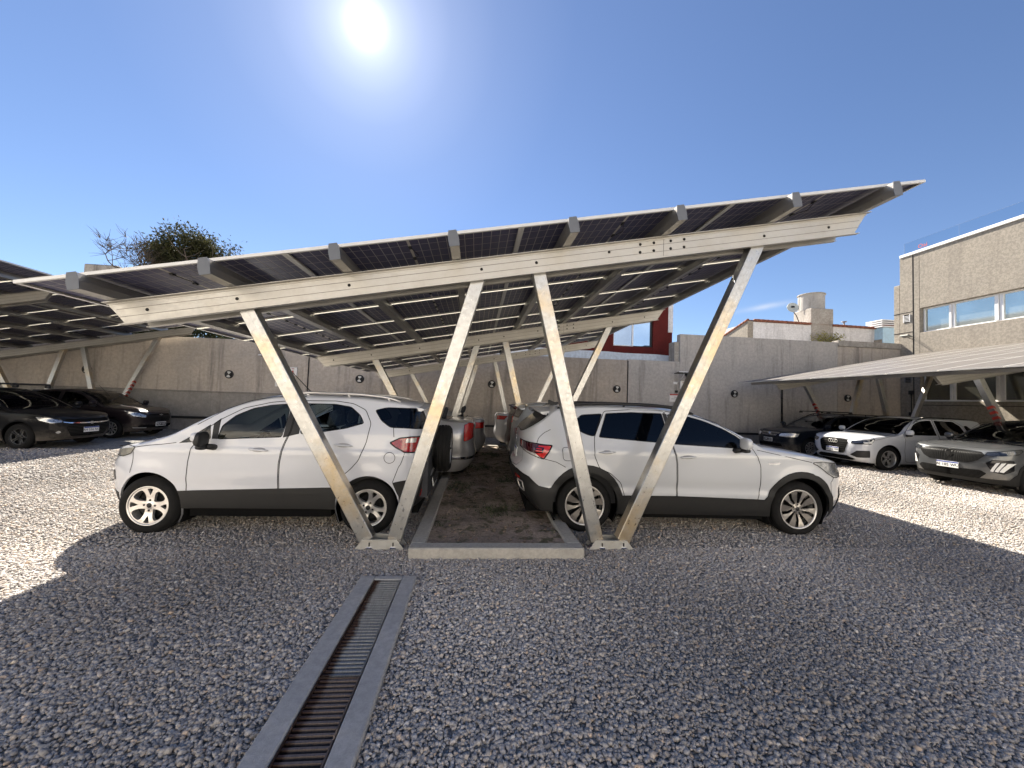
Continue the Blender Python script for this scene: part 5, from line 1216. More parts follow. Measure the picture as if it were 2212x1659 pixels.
eco = dict(label='white compact SUV with spare wheel on its tailgate, left of the soil strip', cat='car', paint=M['p_white'], res=.04,
    wb=2.335, wz=.303, ra=.352, asq=1.06, xF=2.25, xR=-.33, pF=2.6, pR=3.0, taper=.015, flare=.014,
    H=[(-.60, 1.20), (-.56, 1.42), (-.52, 1.505), (-.45, 1.535), (-.1, 1.575), (.3, 1.60), (.8, 1.60), (1.15, 1.575), (1.38, 1.525), (1.564, 1.455), (1.74, 1.37), (1.91, 1.275), (2.07, 1.18), (2.17, 1.125), (2.30, 1.075), (2.5, 1.015), (2.75, .95), (2.9, .885), (2.98, .82)],
    drop=[(-.6, .075), (1.3, .07), (1.9, .07), (2.2, .075), (2.9, .05)],
    XN=[(.2, 2.80), (.30, 2.92), (.38, 2.98), (.5, 3.02), (.65, 3.03), (.75, 3.02), (.82, 2.98), (1.2, 2.95), (1.7, 2.95)],
    XT=[(.25, -.50), (.35, -.60), (.45, -.645), (.60, -.66), (.68, -.645), (.80, -.625), (1.2, -.60), (1.42, -.56), (1.55, -.5), (1.8, -.5)],
    B=[(.2, .755), (.32, .785), (.44, .795), (.50, .80), (.58, .808), (.80, .815), (.92, .812), (.96, .800), (1.05, .785), (1.15, .765), (1.5, .645), (1.7, .57)],
    crease=[(.93, .03, .006), (.55, .05, -.008)],
    bot=[(-.7, .36), (-.5, .30), (-.33, .26), (0, .25), (.4, .29), (2.0, .285), (2.335, .25), (2.6, .25), (2.8, .27), (3.1, .32)],
    wheel=dict(kind='quad', r=.315, rim=.212, w=.195), wrot=.06, beltz=1.0, cab=(-.35, 1.95), seat=(.95, .12), drv=1, cabin=True,
    side=[
        mk('front_door', [(1.93, .40), (1.945, .60), (1.935, .80), (1.91, .96), (1.86, 1.035), (1.78, 1.17), (1.66, 1.27), (1.45, 1.40), (1.17, 1.475), (.93, 1.505), (.875, 1.505), (.90, 1.16), (.955, 1.0), (.985, .80), (.985, .56), (.98, .30), (1.90, .30)], seam=.008, id='fd', r=.025),
        mk('rear_door', [(.968, .30), (.973, .56), (.973, .80), (.943, 1.0), (.888, 1.16), (.863, 1.505), (.45, 1.515), (.25, 1.49), (.10, 1.42), (.02, 1.27), (.05, 1.05), (.12, .85), (.20, .75), (.30, .66), (.385, .55), (.41, .42), (.45, .30)], seam=.008, id='rd', r=.03),
        mk('door_cladding', [(.36, .10), (.345, .50), (.41, .537), (1.2, .51), (2.03, .478), (2.03, .10)], m='clad', off=.004, r=0),
        mk('front_window', [(1.665, 1.045), (1.64, 1.20), (1.52, 1.32), (1.35, 1.405), (1.16, 1.448), (.95, 1.468), (.955, 1.25), (.98, 1.085)], m='glass_clear', off=-.004, seam=.02, **{'in': 'fd'}),
        mk('quarter_window', [(2.06, .995), (1.88, 1.115), (1.76, 1.21), (1.73, 1.05), (1.85, 1.015)], m='black_gloss', off=.001, r=.015),
        mk('window_pillar', [(1.73, 1.22), (1.665, 1.28), (1.655, 1.05), (1.72, 1.05)], m='black', off=.001, r=.005, **{'in': 'fd'}),
        mk('window_pillar', [(.94, 1.47), (.79, 1.478), (.80, 1.13), (.97, 1.083)], m='black', off=.001, r=.005),
        mk('rear_window', [(.785, 1.478), (.46, 1.482), (.27, 1.455), (.15, 1.36), (.095, 1.265), (.30, 1.20), (.64, 1.138), (.79, 1.125)], m='glass_clear', off=-.004, seam=.02, **{'in': 'rd'}),
        mk('rear_side_window', [(.00, 1.425), (-.14, 1.462), ('r', .60, 1.46), ('r', .35, 1.475), ('r', 0, 1.475), ('r', 0, 1.18), ('r', .50, 1.205), (-.20, 1.225), (-.09, 1.30)], m='glass_dark', off=-.003, seam=.016, center=True, r=.03),
        mk('tail_lamp', [(-.215, 1.055), (-.33, 1.112), (-.44, 1.125), ('r', .60, 1.125), ('r', .60, .95), (-.46, .945), (-.38, .95), (-.28, 1.005)], m='tail', off=.004, seam=.014, r=.015, id='tl'),
        mk('reversing_lamp', [(-.40, 1.105), (-.50, 1.112), (-.50, 1.06), (-.39, 1.055)], m='lamp_clear', off=.006, r=.015, **{'in': 'tl'}),
        mk('fuel_flap', arc(-.225, .885, .062, 0, 345, 20), seam=.006, r=0),
        mk('headlamp', [(2.50, .94), (2.60, .955), ('f', .45, .90), ('f', .48, .82), (2.66, .83), (2.55, .865)], m='head_old', off=.004, seam=.008, r=.02),
        mk('front_cladding', [(2.335+.36, .10), (2.335+.362, .36), (2.70, .43), (2.80, .44), ('f', .5, .44), ('f', 0, .42), ('f', 0, .08)], m='clad', off=.004, r=.01),
        mk('fog_lamp', [('f', .66, .66), ('f', .60, .66), ('f', .58, .56), ('f', .66, .55)], m='black_gloss', off=.006, r=.02),
        mk('grille', [('f', .42, .72), ('f', 0, .74), ('f', 0, .50), ('f', .36, .50)], m='black', off=.003, center=True, r=.02, bars=(5, 'chrome', .02)),
        mk('rear_cladding', [(-.35, .10), (-.345, .45), (-.27, .60), (-.36, .622), (-.46, .64), ('r', .62, .645), ('r', .60, .60), ('r', .50, .585), ('r', .3, .60), ('r', 0, .62), ('r', 0, .08)], m='clad', off=.005, r=.012, id='rc', center=True),
        mk('rear_reflector', [('r', .66, .50), ('r', .50, .50), ('r', .52, .43), ('r', .66, .42)], m='tail', off=.010, r=.01),
    ],
    top=[mk('windscreen', [(2.13, .88), (2.17, 0.0), (2.13, -.88), (1.22, -.84), (1.19, 0), (1.22, .84)], m='glass_clear', off=-.003, seam=.02, r=.03),
         mk('bonnet', [(2.22, .86), (2.5, .86), (2.75, .80), (2.9, .6), (2.95, 0), (2.9, -.6), (2.75, -.8), (2.5, -.86), (2.22, -.86), (2.24, 0)], seam=.007, r=.04)],
    seams=[([(2.52, .935), (2.35, .965), (2.08, 1.0)], False), ([(2.335+.20, .66), (2.52, .75), (2.53, .93)], False), ([(-.27, .60), (-.33, .78), (-.39, .94)], False), ([(-.24, 1.23), (-.255, 1.12)], False), ([(.86, 1.51), (.84, 1.56)], False), ([(1.90, 1.20), (1.62, 1.39), (1.4, 1.485), (1.15, 1.54), (.8, 1.555)], False)],
    mirror=(1.67, 1.03), mirmat='black', msize=(.07, .095, .085), handles=[(1.205, .945), (.30, 1.015)], rails=(.98, -.28, 'rim_silver', .035), antenna=(.98, -1),
    plates=[('r', .50, None, 10)], oldplate=True, extra=[spare, spoiler(-.62, -.44, 1.525, .56, .03), badge('oval', 'f', 0, .80, .05)])
# ------------------------------------------------------------------ hero 2: white SUV on the right
def taos_rear(car, s, objs, surfN):
    for sg_ in (1, -1):
        m = MB(); Q = [(s.ry(a, b), b) for a, b in ((.74, .585), (.62, .60), (.62, .50), (.72, .475))]; Q = resample(Q, .03); P3, N3 = surfN(s.side, Q, sg_)
        n = len(P3); Bn = P3+N3*.014; m.tube([tuple(p) for p in Bn]+[tuple(Bn[0])], .009, 6, 0, False); m.build('exhaust_trim', M['rim_silver'], car)
taos = dict(label='white SUV with dark tinted windows and black wheel arch cladding, right of the soil strip', cat='car', paint=M['p_white2'], res=.04,
    wb=2.78, wz=.330, ra=.405, asq=1.02, xF=2.95, xR=-.50, pF=3.0, pR=3.0, taper=.012, flare=.02,
    H=[(-.84, 1.13), (-.79, 1.20), (-.46, 1.475), (-.41, 1.52), (-.36, 1.545), (-.15, 1.575), (.3, 1.600), (.8, 1.598), (1.2, 1.575), (1.47, 1.525), (1.8, 1.405), (2.0, 1.31), (2.2, 1.20), (2.32, 1.145), (2.5, 1.12), (2.8, 1.075), (3.1, 1.025), (3.35, .97), (3.52, .90)],
    drop=[(-.9, .08), (.3, .07), (1.5, .08), (2.3, .08), (3.4, .05)],
    XN=[(.2, 3.38), (.30, 3.50), (.45, 3.60), (.6, 3.62), (.78, 3.60), (.90, 3.53), (1.0, 3.5), (1.7, 3.5)],
    XT=[(.2, -.55), (.30, -.66), (.45, -.80), (.60, -.865), (.72, -.885), (.78, -.865), (.83, -.81), (1.0, -.80), (1.15, -.79), (1.22, -.77), (1.5, -.70), (1.8, -.7)],
    B=[(.2, .82), (.3, .85), (.46, .872), (.6, .885), (.80, .897), (.95, .90), (1.02, .892), (1.06, .878), (1.12, .862), (1.5, .735), (1.7, .66)],
    crease=[(.985, .018, .012), (.58, .06, -.014), (.50, .02, .006)],
    bot=[(-.9, .34), (-.6, .27), (-.4, .25), (0, .24), (.45, .24), (2.3, .24), (2.8, .22), (3.2, .24), (3.6, .30)],
    wheel=dict(kind='blade', r=.345, rim=.245, w=.22), wrot=.1, beltz=1.05, cab=(-.4, 2.1), seat=(1.1, .15), drv=1, lip='clad',
    side=[
        mk('front_door', [(2.19, .30), (2.245, .60), (2.235, .88), (2.16, 1.06), (2.12, 1.12), (1.98, 1.24), (1.70, 1.405), (1.40, 1.49), (1.04, 1.525), (1.10, 1.13), (1.15, .90), (1.165, .60), (1.165, .24)], seam=.008, id='fd', r=.03),
        mk('rear_door', [(1.153, .24), (1.153, .60), (1.138, .90), (1.088, 1.13), (1.03, 1.528), (.60, 1.532), (.245, 1.50), (.10, 1.17), (.095, .95), (.16, .80), (.30, .74), (.44, .62), (.49, .45), (.50, .24)], seam=.008, id='rd', r=.03),
        mk('front_window', [(1.285, 1.482), (1.45, 1.465), (1.68, 1.393), (1.955, 1.238), (2.13, 1.10), (1.95, 1.085), (1.115, 1.115), (1.075, 1.49)], m='glass_black', off=-.004, seam=.022, r=.02, **{'in': 'fd'}),
        mk('rear_window', [(1.005, 1.498), (.60, 1.50), (.265, 1.475), (.155, 1.172), (.87, 1.130), (1.07, 1.122)], m='glass_black', off=-.004, seam=.022, r=.02, **{'in': 'rd'}),
        mk('window_pillar', [(1.068, 1.49), (1.012, 1.498), (1.078, 1.122), (1.108, 1.116)], m='black', off=.002, r=0),
        mk('quarter_window', [(.225, 1.472), (-.06, 1.447), (-.17, 1.325), (-.115, 1.252), (.0, 1.20), (.105, 1.176)], m='glass_black', off=-.004, seam=.022, r=.04),
        mk('fuel_flap', [(-.31, 1.04), (-.10, 1.04), (-.08, .88), (-.29, .88)], seam=.006, r=.04),
        mk('tail_lamp', [(-.43, 1.058), (-.62, 1.075), ('r', .60, 1.085), ('r', .40, 1.09), ('r', .42, 1.0), ('r', .58, .985), (-.66, .93), (-.53, .892)], m='tail_dark', off=.005, seam=.012, r=.012, id='tl'),
        mk('brake_lamp', [(-.445, 1.05), (-.60, 1.052), (-.60, 1.035), (-.53, 1.03), (-.55, .965), (-.64, .955), (-.535, .902)], m='tail_bright', off=.0065, r=.006, **{'in': 'tl'}),
        mk('light_bar', [(-.555, 1.015), (-.62, 1.02), (-.625, 1.008), (-.56, 1.003)], m='tail_bright', off=.0065, r=0, **{'in': 'tl'}),
        mk('light_bar', [(-.562, .99), (-.63, .995), (-.635, .983), (-.567, .978)], m='tail_bright', off=.0065, r=0, **{'in': 'tl'}),
        mk('reversing_lamp', [(-.63, .955), ('r', .60, .995), ('r', .60, .965), (-.68, .93), (-.57, .905)], m='lamp_clear', off=.0065, r=.005, **{'in': 'tl'}),
        mk('cladding', [('r', 0, .735), ('r', .45, .735), ('r', .64, .725), (-.70, .665), (-.58, .56), (-.455, .535)]+arc(0, .33, .475, 155, 16, 16, 1.06)+[(1.167, .475), (2.30, .452)]+arc(2.78, .33, .475, 160, 14, 16, 1.03)+[(3.25, .36), ('f', .6, .36), ('f', 0, .36), ('f', 0, .05), ('r', 0, .05)], m='clad', off=.010, r=0, seam=.004, id='cl', center=True),
        mk('rear_reflector', [('r', .70, .645), ('r', .56, .665), ('r', .56, .63), ('r', .70, .60)], m='tail', off=.015, r=.005),
        mk('headlamp', [(2.93, .935), (3.05, .95), ('f', .62, .90), ('f', .45, .86), ('f', .46, .78), ('f', .7, .76), (3.25, .745), (3.14, .80)], m='head', off=.004, seam=.008, r=.02),
        mk('grille', [('f', .45, .86), ('f', 0, .87), ('f', 0, .66), ('f', .46, .68)], m='black', off=.003, center=True, r=.01, bars=(3, 'chrome', .015)),
        mk('lower_grille', [('f', .70, .60), ('f', 0, .56), ('f', 0, .36), ('f', .74, .36)], m='black', off=.012, center=True, r=.02),
        mk('side_trim', [(2.33, .915), (2.50, .925), (2.475, .90), (2.34, .90)], m='chrome', off=.004, r=.004),
    ],
    top=[mk('windscreen', [(2.28, .88), (2.33, 0), (2.28, -.88), (1.42, -.84), (1.36, 0), (1.42, .84)], m='glass_black', off=-.003, seam=.02, r=.03),
         mk('tailgate_window', [(-.47, .93), (-.45, 0), (-.47, -.93), (-.775, -.90), (-.79, 0), (-.775, .90)], m='glass_tail', off=-.002, seam=.012, r=.02),
         mk('bonnet', [(2.38, .87), (2.8, .87), (3.15, .80), (3.4, .6), (3.47, 0), (3.4, -.6), (3.15, -.8), (2.8, -.87), (2.38, -.87), (2.42, 0)], seam=.007, r=.04)],
    seams=[([(2.92, .94), (2.6, 1.0), (2.2, 1.075)], False), ([(3.25, .745), (3.20, .68), (3.235, .50)], False), ([(-.52, .89), (-.38, .86), (-.26, .80)], False), ([(-.62, 1.075), (-.60, 1.14), (-.45, 1.25)], False), ([('r', .58, .985), ('r', .60, .80), ('r', .55, .76), ('r', .3, .75)], False)],
    mirror=(1.90, 1.13), railr=.022, msize=(.075, .09, .075), handles=[(1.283, .965), (.252, .998)], rails=(1.45, -.35, 'black', .03), antenna=(-.28, 'fin'),
    plates=[('r', .88, None, 5)], extra=[taos_rear, spoiler(-.62, -.38, 1.535, .64, .035, mat=M['p_white2']), badge('round', 'r', 0, 1.06, .05)])

# ------------------------------------------------------------------ the other cars
def generic(kind, **o):
    """kind: hatch, sedan, wagon, suv. wb wheelbase, h roof height, w half width, belt, hood height, fo/ro overhangs"""
    wb, h, w, belt, hood, fo, ro, r = o['wb'], o['h'], o['w'], o['belt'], o['hood'], o['fo'], o['ro'], o['r']
    F, Rr = wb+fo, -ro; cowl = wb-o.get('cowl', .42); wt = cowl-o.get('wsl', .78); dz = h-belt; dk = o.get('deck', belt+.08)
    if kind == 'sedan':
        top = [(Rr+.02, dk-.12), (Rr+.10, dk-.01), (Rr+.25, dk), (Rr+.50, dk+.01), (Rr+1.05, h-.14), (Rr+1.35, h-.03), (wb*.42, h)]; rt_ = Rr+.52; rtop = Rr+1.08
    elif kind == 'wagon': top = [(Rr+.03, belt), (Rr+.12, belt+.1), (Rr+.40, h-.07), (Rr+.55, h-.03), (wb*.42, h)]
    else: top = [(Rr+.03, belt+.04), (Rr+.10, belt+.14), (Rr+.27, h-.09), (Rr+.33, h-.05), (Rr+.55, h-.02), (wb*.4, h)]
    H = top+[(wt-.25, h-.02), (wt, h-.07), ((wt+cowl)/2, (h-.07+hood+.03)/2+.03), (cowl, hood+.03), (cowl+.12, hood+.0), ((cowl+F)/2+.1, hood-.05), (F-.22, hood-.12), (F-.09, hood-.19)]
    nz = hood-.2
    XN = [(.15, F-.25), (.25, F-.09), (.35, F-.02), (.55, F), (nz-.05, F-.03), (nz, F-.09), (1.8, F-.09)]
    zt = dk-.12 if kind == 'sedan' else belt+.04
    XT = [(.2, Rr+.25), (.32, Rr+.07), (.5, Rr), (.62, Rr), (.7, Rr+.04), (zt-.05, Rr+.03 if kind == 'sedan' else Rr+.06), (zt, Rr+.02 if kind == 'sedan' else Rr+.08), (1.8, Rr+.08)]
    B = [(.15, w-.07), (.3, w-.035), (.5, w-.012), (.7, w-.002), (.85, w), (belt-.08, w-.012), (belt, w-.035), (h-.1, w-.20), (h+.1, w-.27)]
    ra = r+.05; wz = r-.012; gt = h-.10; fwin_r = wb*.40
    P = o['paint']; win = o.get('win', 'glass_black'); side = [
        mk('front_door', [(wb-.50, .30), (wb-.46, .60), (wb-.48, belt-.08), (cowl-.08, belt+.02), (wt+.15, gt+.01), (wt-.25, gt+.045), (fwin_r, gt+.05), (fwin_r+.02, .26), (wb-.55, .26)], seam=.009, id='fd', r=.03),
        mk('rear_door', [(fwin_r-.012, .26), (fwin_r-.012, gt+.05), (.35, gt+.03), (.12, gt-.12), (.02, belt), (.06, .85), (.22, .74), (.36, .60), (.42, .40), (.44, .26)], seam=.009, id='rd', r=.03),
        mk('front_window', [(cowl-.25, belt+.015), (cowl-.28, belt+.09), (wt+.10, gt-.03), (wt-.25, gt), (fwin_r+.05, gt+.01), (fwin_r+.05, belt+.02)], m=win, off=-.003, seam=.02, **{'in': 'fd'}),
        mk('rear_window', [(fwin_r-.05, gt+.01), (.38, gt), (.20, gt-.12), (.12, belt+.05), (fwin_r-.05, belt+.02)], m=win, off=-.003, seam=.02, **{'in': 'rd'})]
    if kind == 'wagon': side.append(mk('quarter_window', [(.06, gt-.0), (Rr+.62, gt-.02), (Rr+.36, belt+.06), (.0, belt+.05)], m=win, off=-.003, seam=.02, r=.05))
    elif kind in ('suv', 'hatch'): side.append(mk('quarter_window', [(.08, gt-.12), (-.02, gt-.10), (-.22, belt+.16), (-.16, belt+.10), (.03, belt+.09)], m=win, off=-.003, seam=.015, r=.03))
    if o.get('clad'): side.append(mk('cladding', [(Rr-.5, .05), (Rr+.3, .42)]+arc(0, wz, ra+.06, 160, 14, 14)+[(wb/2, .36)]+arc(wb, wz, ra+.06, 165, 14, 14)+[(F-.3, .32), ('f', 0, .30), ('f', 0, .02)], m='clad', off=.008, r=0, center=True))
    side += o.get('front', [])
    side += o.get('rear', [])
    topf = [mk('windscreen', [(cowl+.02, .88), (cowl+.06, 0), (cowl+.02, -.88), (wt-.02, -.83), (wt-.07, 0), (wt-.02, .83)], m=win, off=-.003, seam=.02),
            mk('bonnet', [(cowl+.10, .86), (wb+.1, .86), (F-.28, .75), (F-.15, 0), (F-.28, -.75), (wb+.1, -.86), (cowl+.10, -.86), (cowl+.14, 0)], seam=.008)]
    if kind == 'sedan': topf.append(mk('rear_screen', [(Rr+.55, .84), (Rr+.52, 0), (Rr+.55, -.84), (Rr+1.02, -.80), (Rr+1.06, 0), (Rr+1.02, .80)], m=win, off=-.003, seam=.015))
    else: topf.append(mk('tailgate_window', [(Rr+.13, .82), (Rr+.12, 0), (Rr+.13, -.82), (Rr+.27, -.86), (Rr+.28, 0), (Rr+.27, .86)], m='glass_tail', off=-.002, seam=.012, r=.01))
    return dict(label=o['label'], cat='car', paint=P, res=o.get('res', .06), wb=wb, wz=wz, ra=ra, xF=F-o.get('nr', .55), xR=Rr+.42, pF=o.get('pF', 2.9), pR=3.0, taper=.02, flare=.01,
        H=H, drop=[(Rr, .05), (.5, .07), (wb, .06), (F, .04)], XN=XN, XT=XT, B=B, crease=[(belt-.14, .025, .006), (.55, .06, -.008)], bot=[(Rr-.1, .30), (Rr+.3, .24), (.4, .20), (wb-.4, .20), (wb+.3, .20), (F+.1, .23)],
        wheel=dict(kind=o.get('rim', 'ten'), r=r, rim=r*.66, w=.2, mat=o.get('rimm', M['rim_silver'])), beltz=belt, cab=(-.3, cowl-.15), seat=(wb*.38, .0), mirror=(cowl-.18, belt+.06), mirmat=o.get('mirmat'),
        handles=[(fwin_r+.15, belt-.10), (.22, belt-.08)], rails=o.get('rails'), antenna=o.get('antenna'), plates=o.get('plates', []), oldplate=o.get('oldplate'), extra=o.get('extra', []), top=topf, recess=P,
        seams=[([(F-.42, hood-.17), (wb, hood-.07), (cowl+.05, hood-.01)], False)], side=side)
q2 = generic('suv', label='white SUV with large black octagonal grille, between black estate and grey SUV', paint=M['p_white3'], wb=2.6, h=1.53, w=.90, belt=1.00, hood=1.02, fo=.84, ro=.80, r=.345, rim='five', cowl=.38, wsl=.72, clad=False, win='glass_black', pF=3.2, nr=.5, res=.045,
    front=[mk('grille', [('f', 0, .825), ('f', .38, .825), ('f', .45, .73), ('f', .38, .47), ('f', .33, .42), ('f', 0, .42)], m='void', off=.004, center=True, r=.02, seam=.012, bars=(7, 'rim_dark', .008)),
           mk('headlamp', [('f', .53, .79), ('f', .72, .81), (2.6+.50, .87), (2.6+.47, .90), ('f', .76, .90) if 0 else (2.6+.44, .86), (2.6+.53, .73), ('f', .62, .70), ('f', .54, .72)], m='head_dark', off=.004, seam=.008, r=.012, id='hl'),
           mk('running_light', [('f', .80, .745), (2.6+.52, .75), (2.6+.46, .85), (2.6+.50, .855), (2.6+.56, .78), ('f', .78, .78)], m='plate_white', off=.006, r=.004, **{'in': 'hl'}),
           mk('air_intake', [('f', .52, .40), ('f', .68, .52), (2.6+.56, .54), (2.6+.55, .36), ('f', .66, .34)], m='black', off=.004, r=.015, seam=.012),
           mk('lower_grille', [('f', 0, .36), ('f', .42, .36), ('f', .60, .28), ('f', .5, .24), ('f', 0, .24)], m='void', off=.004, center=True, r=.01)],
    rear=[mk('tail_lamp', [(-.42, .95), ('r', .6, .98), ('r', .6, .82), (-.45, .80)], m='tail', off=.004)],
    plates=[('f', .50, 'AI 252 VM', 0)], rails=(1.5, -.3, 'rim_dark', .02), extra=[badge('rings', 'f', 0, .74, .085, 'rim_silver')])
p2008 = generic('suv', label='dark grey SUV with slanted light bars in its bumper, at the right edge', paint=M['p_grey'], wb=2.6, h=1.55, w=.89, belt=1.03, hood=1.06, fo=.86, ro=.82, r=.345, rim='five', cowl=.42, wsl=.76, clad=True, win='glass_black', pF=3.2, nr=.52, res=.045,
    front=[mk('grille', [('f', 0, .875), ('f', .50, .86), ('f', .60, .80), ('f', .50, .68), ('f', .36, .61), ('f', 0, .61)], m='void', off=.004, center=True, r=.02, seam=.010, bars=(22, 'rim_dark', .005, 1)),
           mk('headlamp', [('f', .60, .86), ('f', .76, .90), (2.6+.36, .955), (2.6+.32, .92), (2.6+.45, .84), ('f', .66, .79), ('f', .60, .80)], m='head_dark', off=.005, seam=.008, r=.01),
           mk('bumper_lamp', [('f', .62, .64), ('f', .70, .71), (2.6+.52, .72), (2.6+.50, .52), ('f', .80, .44), ('f', .70, .47)], m='black_gloss', off=.004, seam=.012, r=.02, id='bl')]+
          [mk('light_bar', [('f', a, .66), ('f', a+.035, .67), ('f', a-.035, .47), ('f', a-.07, .48)], m='plate_white', off=.007, r=.004, **{'in': 'bl'}) for a in (.74, .79, .835)]+
          [mk('lower_grille', [('f', 0, .47), ('f', .54, .48), ('f', .62, .42), ('f', .50, .30), ('f', 0, .30)], m='void', off=.010, center=True, r=.02, bars=(7, 'rim_dark', .012))],
    rear=[mk('tail_lamp', [(-.42, 1.0), ('r', .6, 1.0), ('r', .6, .88), (-.45, .86)], m='tail', off=.004)],
    plates=[('f', .52, 'AI 185 WU', 0)], extra=[badge('shield', 'f', 0, .76, .06, 'rim_dark')])
passat = generic('wagon', label='black estate car with roof rails and crossbars, under the right carport', paint=M['p_navy'], wb=2.70, h=1.50, w=.87, belt=.97, hood=.97, fo=.90, ro=1.05, r=.325, rim='ten', cowl=.40, wsl=.80, win='glass_dark', pF=2.7,
    front=[mk('grille', [('f', 0, .82), ('f', .38, .82), ('f', .44, .78), ('f', .34, .68), ('f', 0, .67)], m='void', off=.004, center=True, r=.01, seam=.02, bars=(5, 'rim_silver', .008)),
           mk('headlamp', [('f', .45, .80), ('f', .62, .82), (2.7+.45, .80), (2.7+.50, .68), ('f', .66, .655), ('f', .44, .67)], m='lamp_clear', off=.004, seam=.01, r=.03),
           mk('lower_grille', [('f', 0, .42), ('f', .5, .42), ('f', .55, .32), ('f', 0, .32)], m='void', off=.004, center=True)],
    rear=[mk('tail_lamp', [(-.75, .95), ('r', .6, .95), ('r', .6, .78), (-.75, .78)], m='tail', off=.004)],
    plates=[('f', .53, 'DPL 263', 0)], oldplate=True, rails=(1.55, -.75, 'black', .05), extra=[badge('round', 'f', 0, .75, .055)])
onix2 = generic('sedan', label='glossy black saloon with chrome edged grille, nearer of the two dark cars at far left', paint=M['p_black'], wb=2.60, h=1.46, w=.865, belt=.96, hood=.93, fo=.84, ro=.98, r=.315, rim='five', rimm=M['rim_dark'], cowl=.30, wsl=.85, win='glass_black', pF=2.8, nr=.6, deck=1.03,
    front=[mk('grille', [('f', 0, .60), ('f', .48, .62), ('f', .56, .52), ('f', .44, .31), ('f', 0, .29)], m='void', off=.004, center=True, r=.02, seam=.006, bars=(9, 'rim_dark', .012)),
           mk('upper_grille', [('f', 0, .72), ('f', .52, .73), ('f', .60, .66), ('f', .5, .64), ('f', 0, .63)], m='void', off=.004, center=True, r=.01),
           mk('chrome_strip', [('f', 0, .632), ('f', .5, .648), ('f', .60, .668), ('f', .60, .645), ('f', .5, .622), ('f', 0, .606)], m='chrome', off=.009, center=True, r=0),
           mk('headlamp', [('f', .60, .70), ('f', .74, .76), (2.6+.34, .80), (2.6+.42, .70), ('f', .76, .63), ('f', .62, .645)], m='head', off=.005, seam=.012, r=.015),
           mk('fog_lamp', arc(0, 0, 0, 0, 1, 2) and [('f', .70, .41), ('f', .66, .45), ('f', .62, .41), ('f', .66, .37)], m='lamp_clear', off=.006, r=.02)],
    rear=[mk('tail_lamp', [(-.65, .95), ('r', .6, .95), ('r', .6, .80), (-.7, .78)], m='tail', off=.004)],
    plates=[('f', .45, 'AH 556 NO', 0)], extra=[badge('bow', 'f', 0, .625, .075, 'rim_silver')])
onix1 = generic('sedan', label='dark brown saloon with pale blue headlamps, nearest the wall at far left', paint=M['p_plum'], wb=2.53, h=1.48, w=.85, belt=.98, hood=.98, fo=.82, ro=.92, r=.31, rim='ten', cowl=.30, wsl=.80, win='glass_dark', pF=2.5, nr=.6, deck=1.05, antenna=(1.75, 1),
    front=[mk('grille', [('f', 0, .66), ('f', .40, .66), ('f', .44, .60), ('f', .36, .52), ('f', 0, .51)], m='void', off=.004, center=True, r=.02, seam=.02, bars=(4, 'rim_dark', .012)),
           mk('upper_grille', [('f', 0, .75), ('f', .38, .745), ('f', .42, .70), ('f', .3, .69), ('f', 0, .69)], m='void', off=.004, center=True, r=.01, seam=.008),
           mk('headlamp', [('f', .47, .70), ('f', .62, .79), (2.53+.36, .86), (2.53+.44, .78), ('f', .74, .68), ('f', .50, .63)], m='head', off=.005, seam=.01, r=.02),
           mk('lower_grille', [('f', 0, .40), ('f', .6, .42), ('f', .66, .34), ('f', 0, .30)], m='void', off=.004, center=True),
           mk('chrome_strip', [('f', .45, .33), (2.53+.55, .34), (2.53+.55, .32), ('f', .45, .305)], m='rim_silver', off=.008, r=0)],
    rear=[mk('tail_lamp', [(-.6, .95), ('r', .6, .95), ('r', .6, .80), (-.65, .78)], m='tail', off=.004)],
    plates=[('f', .42, 'NLV 137', 0)], oldplate=True, extra=[badge('bow', 'f', 0, .715, .06)])
sil1 = generic('sedan', label='silver saloon with tall upright red tail lamps, just behind the spare wheel', paint=M['p_silver'], wb=2.6, h=1.50, w=.87, belt=1.02, hood=.98, fo=.85, ro=1.08, r=.32, win='glass_dark', deck=1.19,
    rear=[mk('tail_lamp', [(-.84, 1.10), (-.90, 1.13), ('r', .70, 1.14), ('r', .55, 1.13), ('r', .52, .86), (-.88, .80), (-.84, .80)], m='tail_bright', off=.006, r=.02, seam=.008), mk('bumper_strip', [(-.5, .50), ('r', 0, .52), ('r', 0, .47), (-.5, .45)], m='chrome', off=.004, r=0, center=True)])
sil2 = generic('sedan', label='pale silver saloon nearest the wall, partly hidden by the other silver saloon', paint=M['p_silver'], wb=2.6, h=1.46, w=.87, belt=1.0, hood=.96, fo=.85, ro=1.02, r=.32, win='glass_dark', deck=1.12,
    rear=[mk('tail_lamp', [(-.70, 1.0), ('r', .60, 1.0), ('r', .58, .86), (-.72, .85)], m='tail_bright', off=.005, r=.03, seam=.006)])
blu = generic('suv', label='pale blue silver SUV right behind the white SUV on the right', paint=M['p_blue'], wb=2.68, h=1.60, w=.90, belt=1.08, hood=1.08, fo=.87, ro=.90, r=.345, clad=True, win='glass_black',
    rear=[mk('tail_lamp', [(-.50, 1.05), ('r', .5, 1.06), ('r', .52, .94), (-.55, .92)], m='tail', off=.004, r=.02)], extra=[spoiler(-.82, -.55, 1.52, .60, .03, mat=M['p_blue'])])
mar = generic('hatch', label='dark maroon hatchback, second from the wall in the right row', paint=M['p_maroon'], wb=2.6, h=1.55, w=.88, belt=1.04, hood=1.0, fo=.85, ro=.78, r=.33, win='glass_black',
    rear=[mk('tail_lamp', [(-.44, 1.16), ('r', .55, 1.18), ('r', .55, 1.02), (-.45, 1.04)], m='tail_bright', off=.005, r=.02)], extra=[spoiler(-.70, -.45, 1.50, .58, .03, mat=M['p_maroon'])])
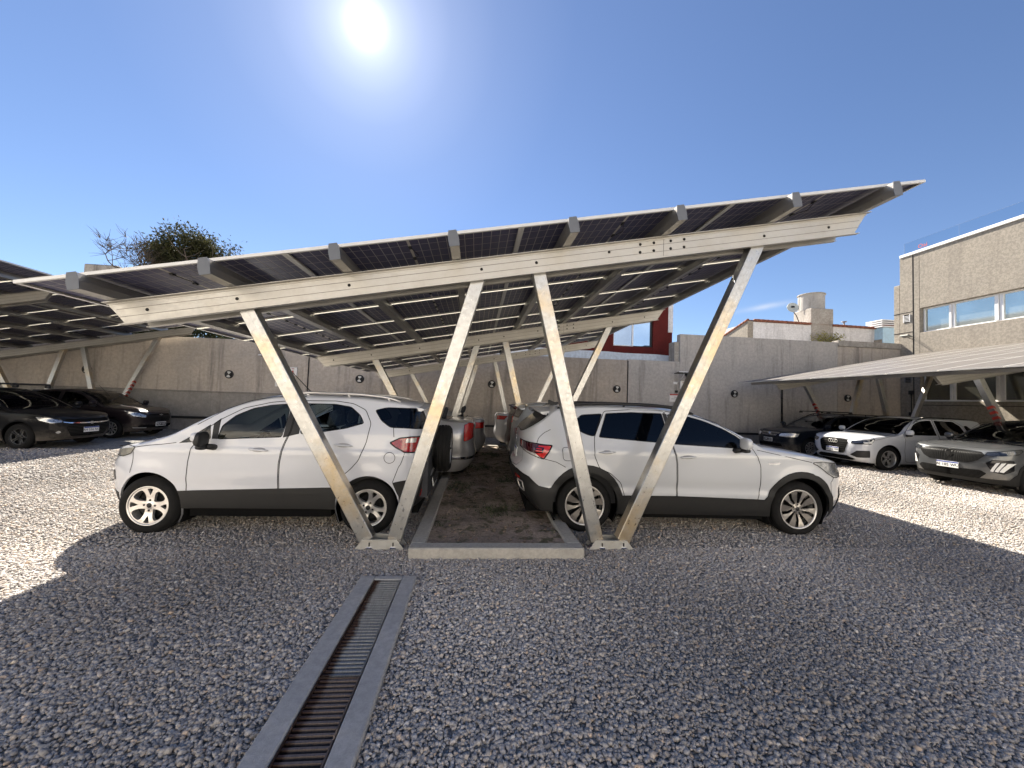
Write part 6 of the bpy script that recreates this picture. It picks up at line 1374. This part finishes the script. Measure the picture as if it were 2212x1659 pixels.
whi = generic('sedan', label='white saloon with a boot lid spoiler, nearest the wall in the right row', paint=M['p_white'], wb=2.6, h=1.47, w=.87, belt=1.0, hood=.96, fo=.85, ro=1.02, r=.32, win='glass_dark', deck=1.16,
    rear=[mk('tail_lamp', [(-.60, 1.08), ('r', .55, 1.10), ('r', .55, .96), (-.72, .97)], m='tail_bright', off=.005, r=.02, seam=.006)])
import time
def B_(c, loc, rz):
    t0 = time.time(); o = build_car(c, loc, rz); print(c['label'][:30], round(time.time()-t0, 1)); return o
ONLY = globals().get('ONLY')
B_(eco, (-1.195, 5.37, 0), math.pi)
B_(taos, (1.413, 5.56, 0), rad(-1.8))
B_(q2, (10.65+2.6+.84, 10.62, 0), math.pi)
B_(p2008, (10.6+2.6+.86, 7.76, 0), math.pi)
pw = B_(passat, (10.6+2.7+.90, 13.1, 0), math.pi)
B_(onix2, (-10.05-2.6-.84, 11.12, 0), 0)
B_(onix1, (-10.27-2.53-.82, 13.65, 0), 0)
B_(sil1, (.03-1.08, 8.08, 0), math.pi); B_(sil2, (.29-1.02, 10.65, 0), math.pi)
B_(blu, (.72+.90, 8.1, 0), 0); B_(mar, (.83+.78, 10.6, 0), 0); B_(whi, (.62+1.02, 13.1, 0), 0)
# roof crossbars on the estate
rk = empty('roof_crossbars', (12.9, 13.1, 1.55)); tag(rk, 'pair of black crossbars mounted on the black estate car', 'roof bars')
for k, x in enumerate((-.5, .35)):
    m = MB(); m.tube([(x, -.62, .03), (x, .62, .03)], .018, 8); m.build('bar', M['black'], rk)
    for sg_ in (1, -1): m = MB(); m.bbox(x-.05, x+.05, sg_*.58-.04, sg_*.58+.04, -.03, .02, .01); m.build('foot', M['black'], rk)

rk = empty('roof_crossbars', (-12.1, 11.12, 1.50)); tag(rk, 'black roof crossbar on the glossy black saloon at the left edge', 'roof bars')
for k, x in enumerate((-.45, .35)):
    m = MB(); m.tube([(x, -.62, .06), (x, .62, .06)], .022, 8); m.build('bar', M['black'], rk)
    for sg_ in (1, -1): m = MB(); m.bbox(x-.05, x+.05, sg_*.58-.04, sg_*.58+.04, -.04, .05, .01); m.build('foot', M['black'], rk)
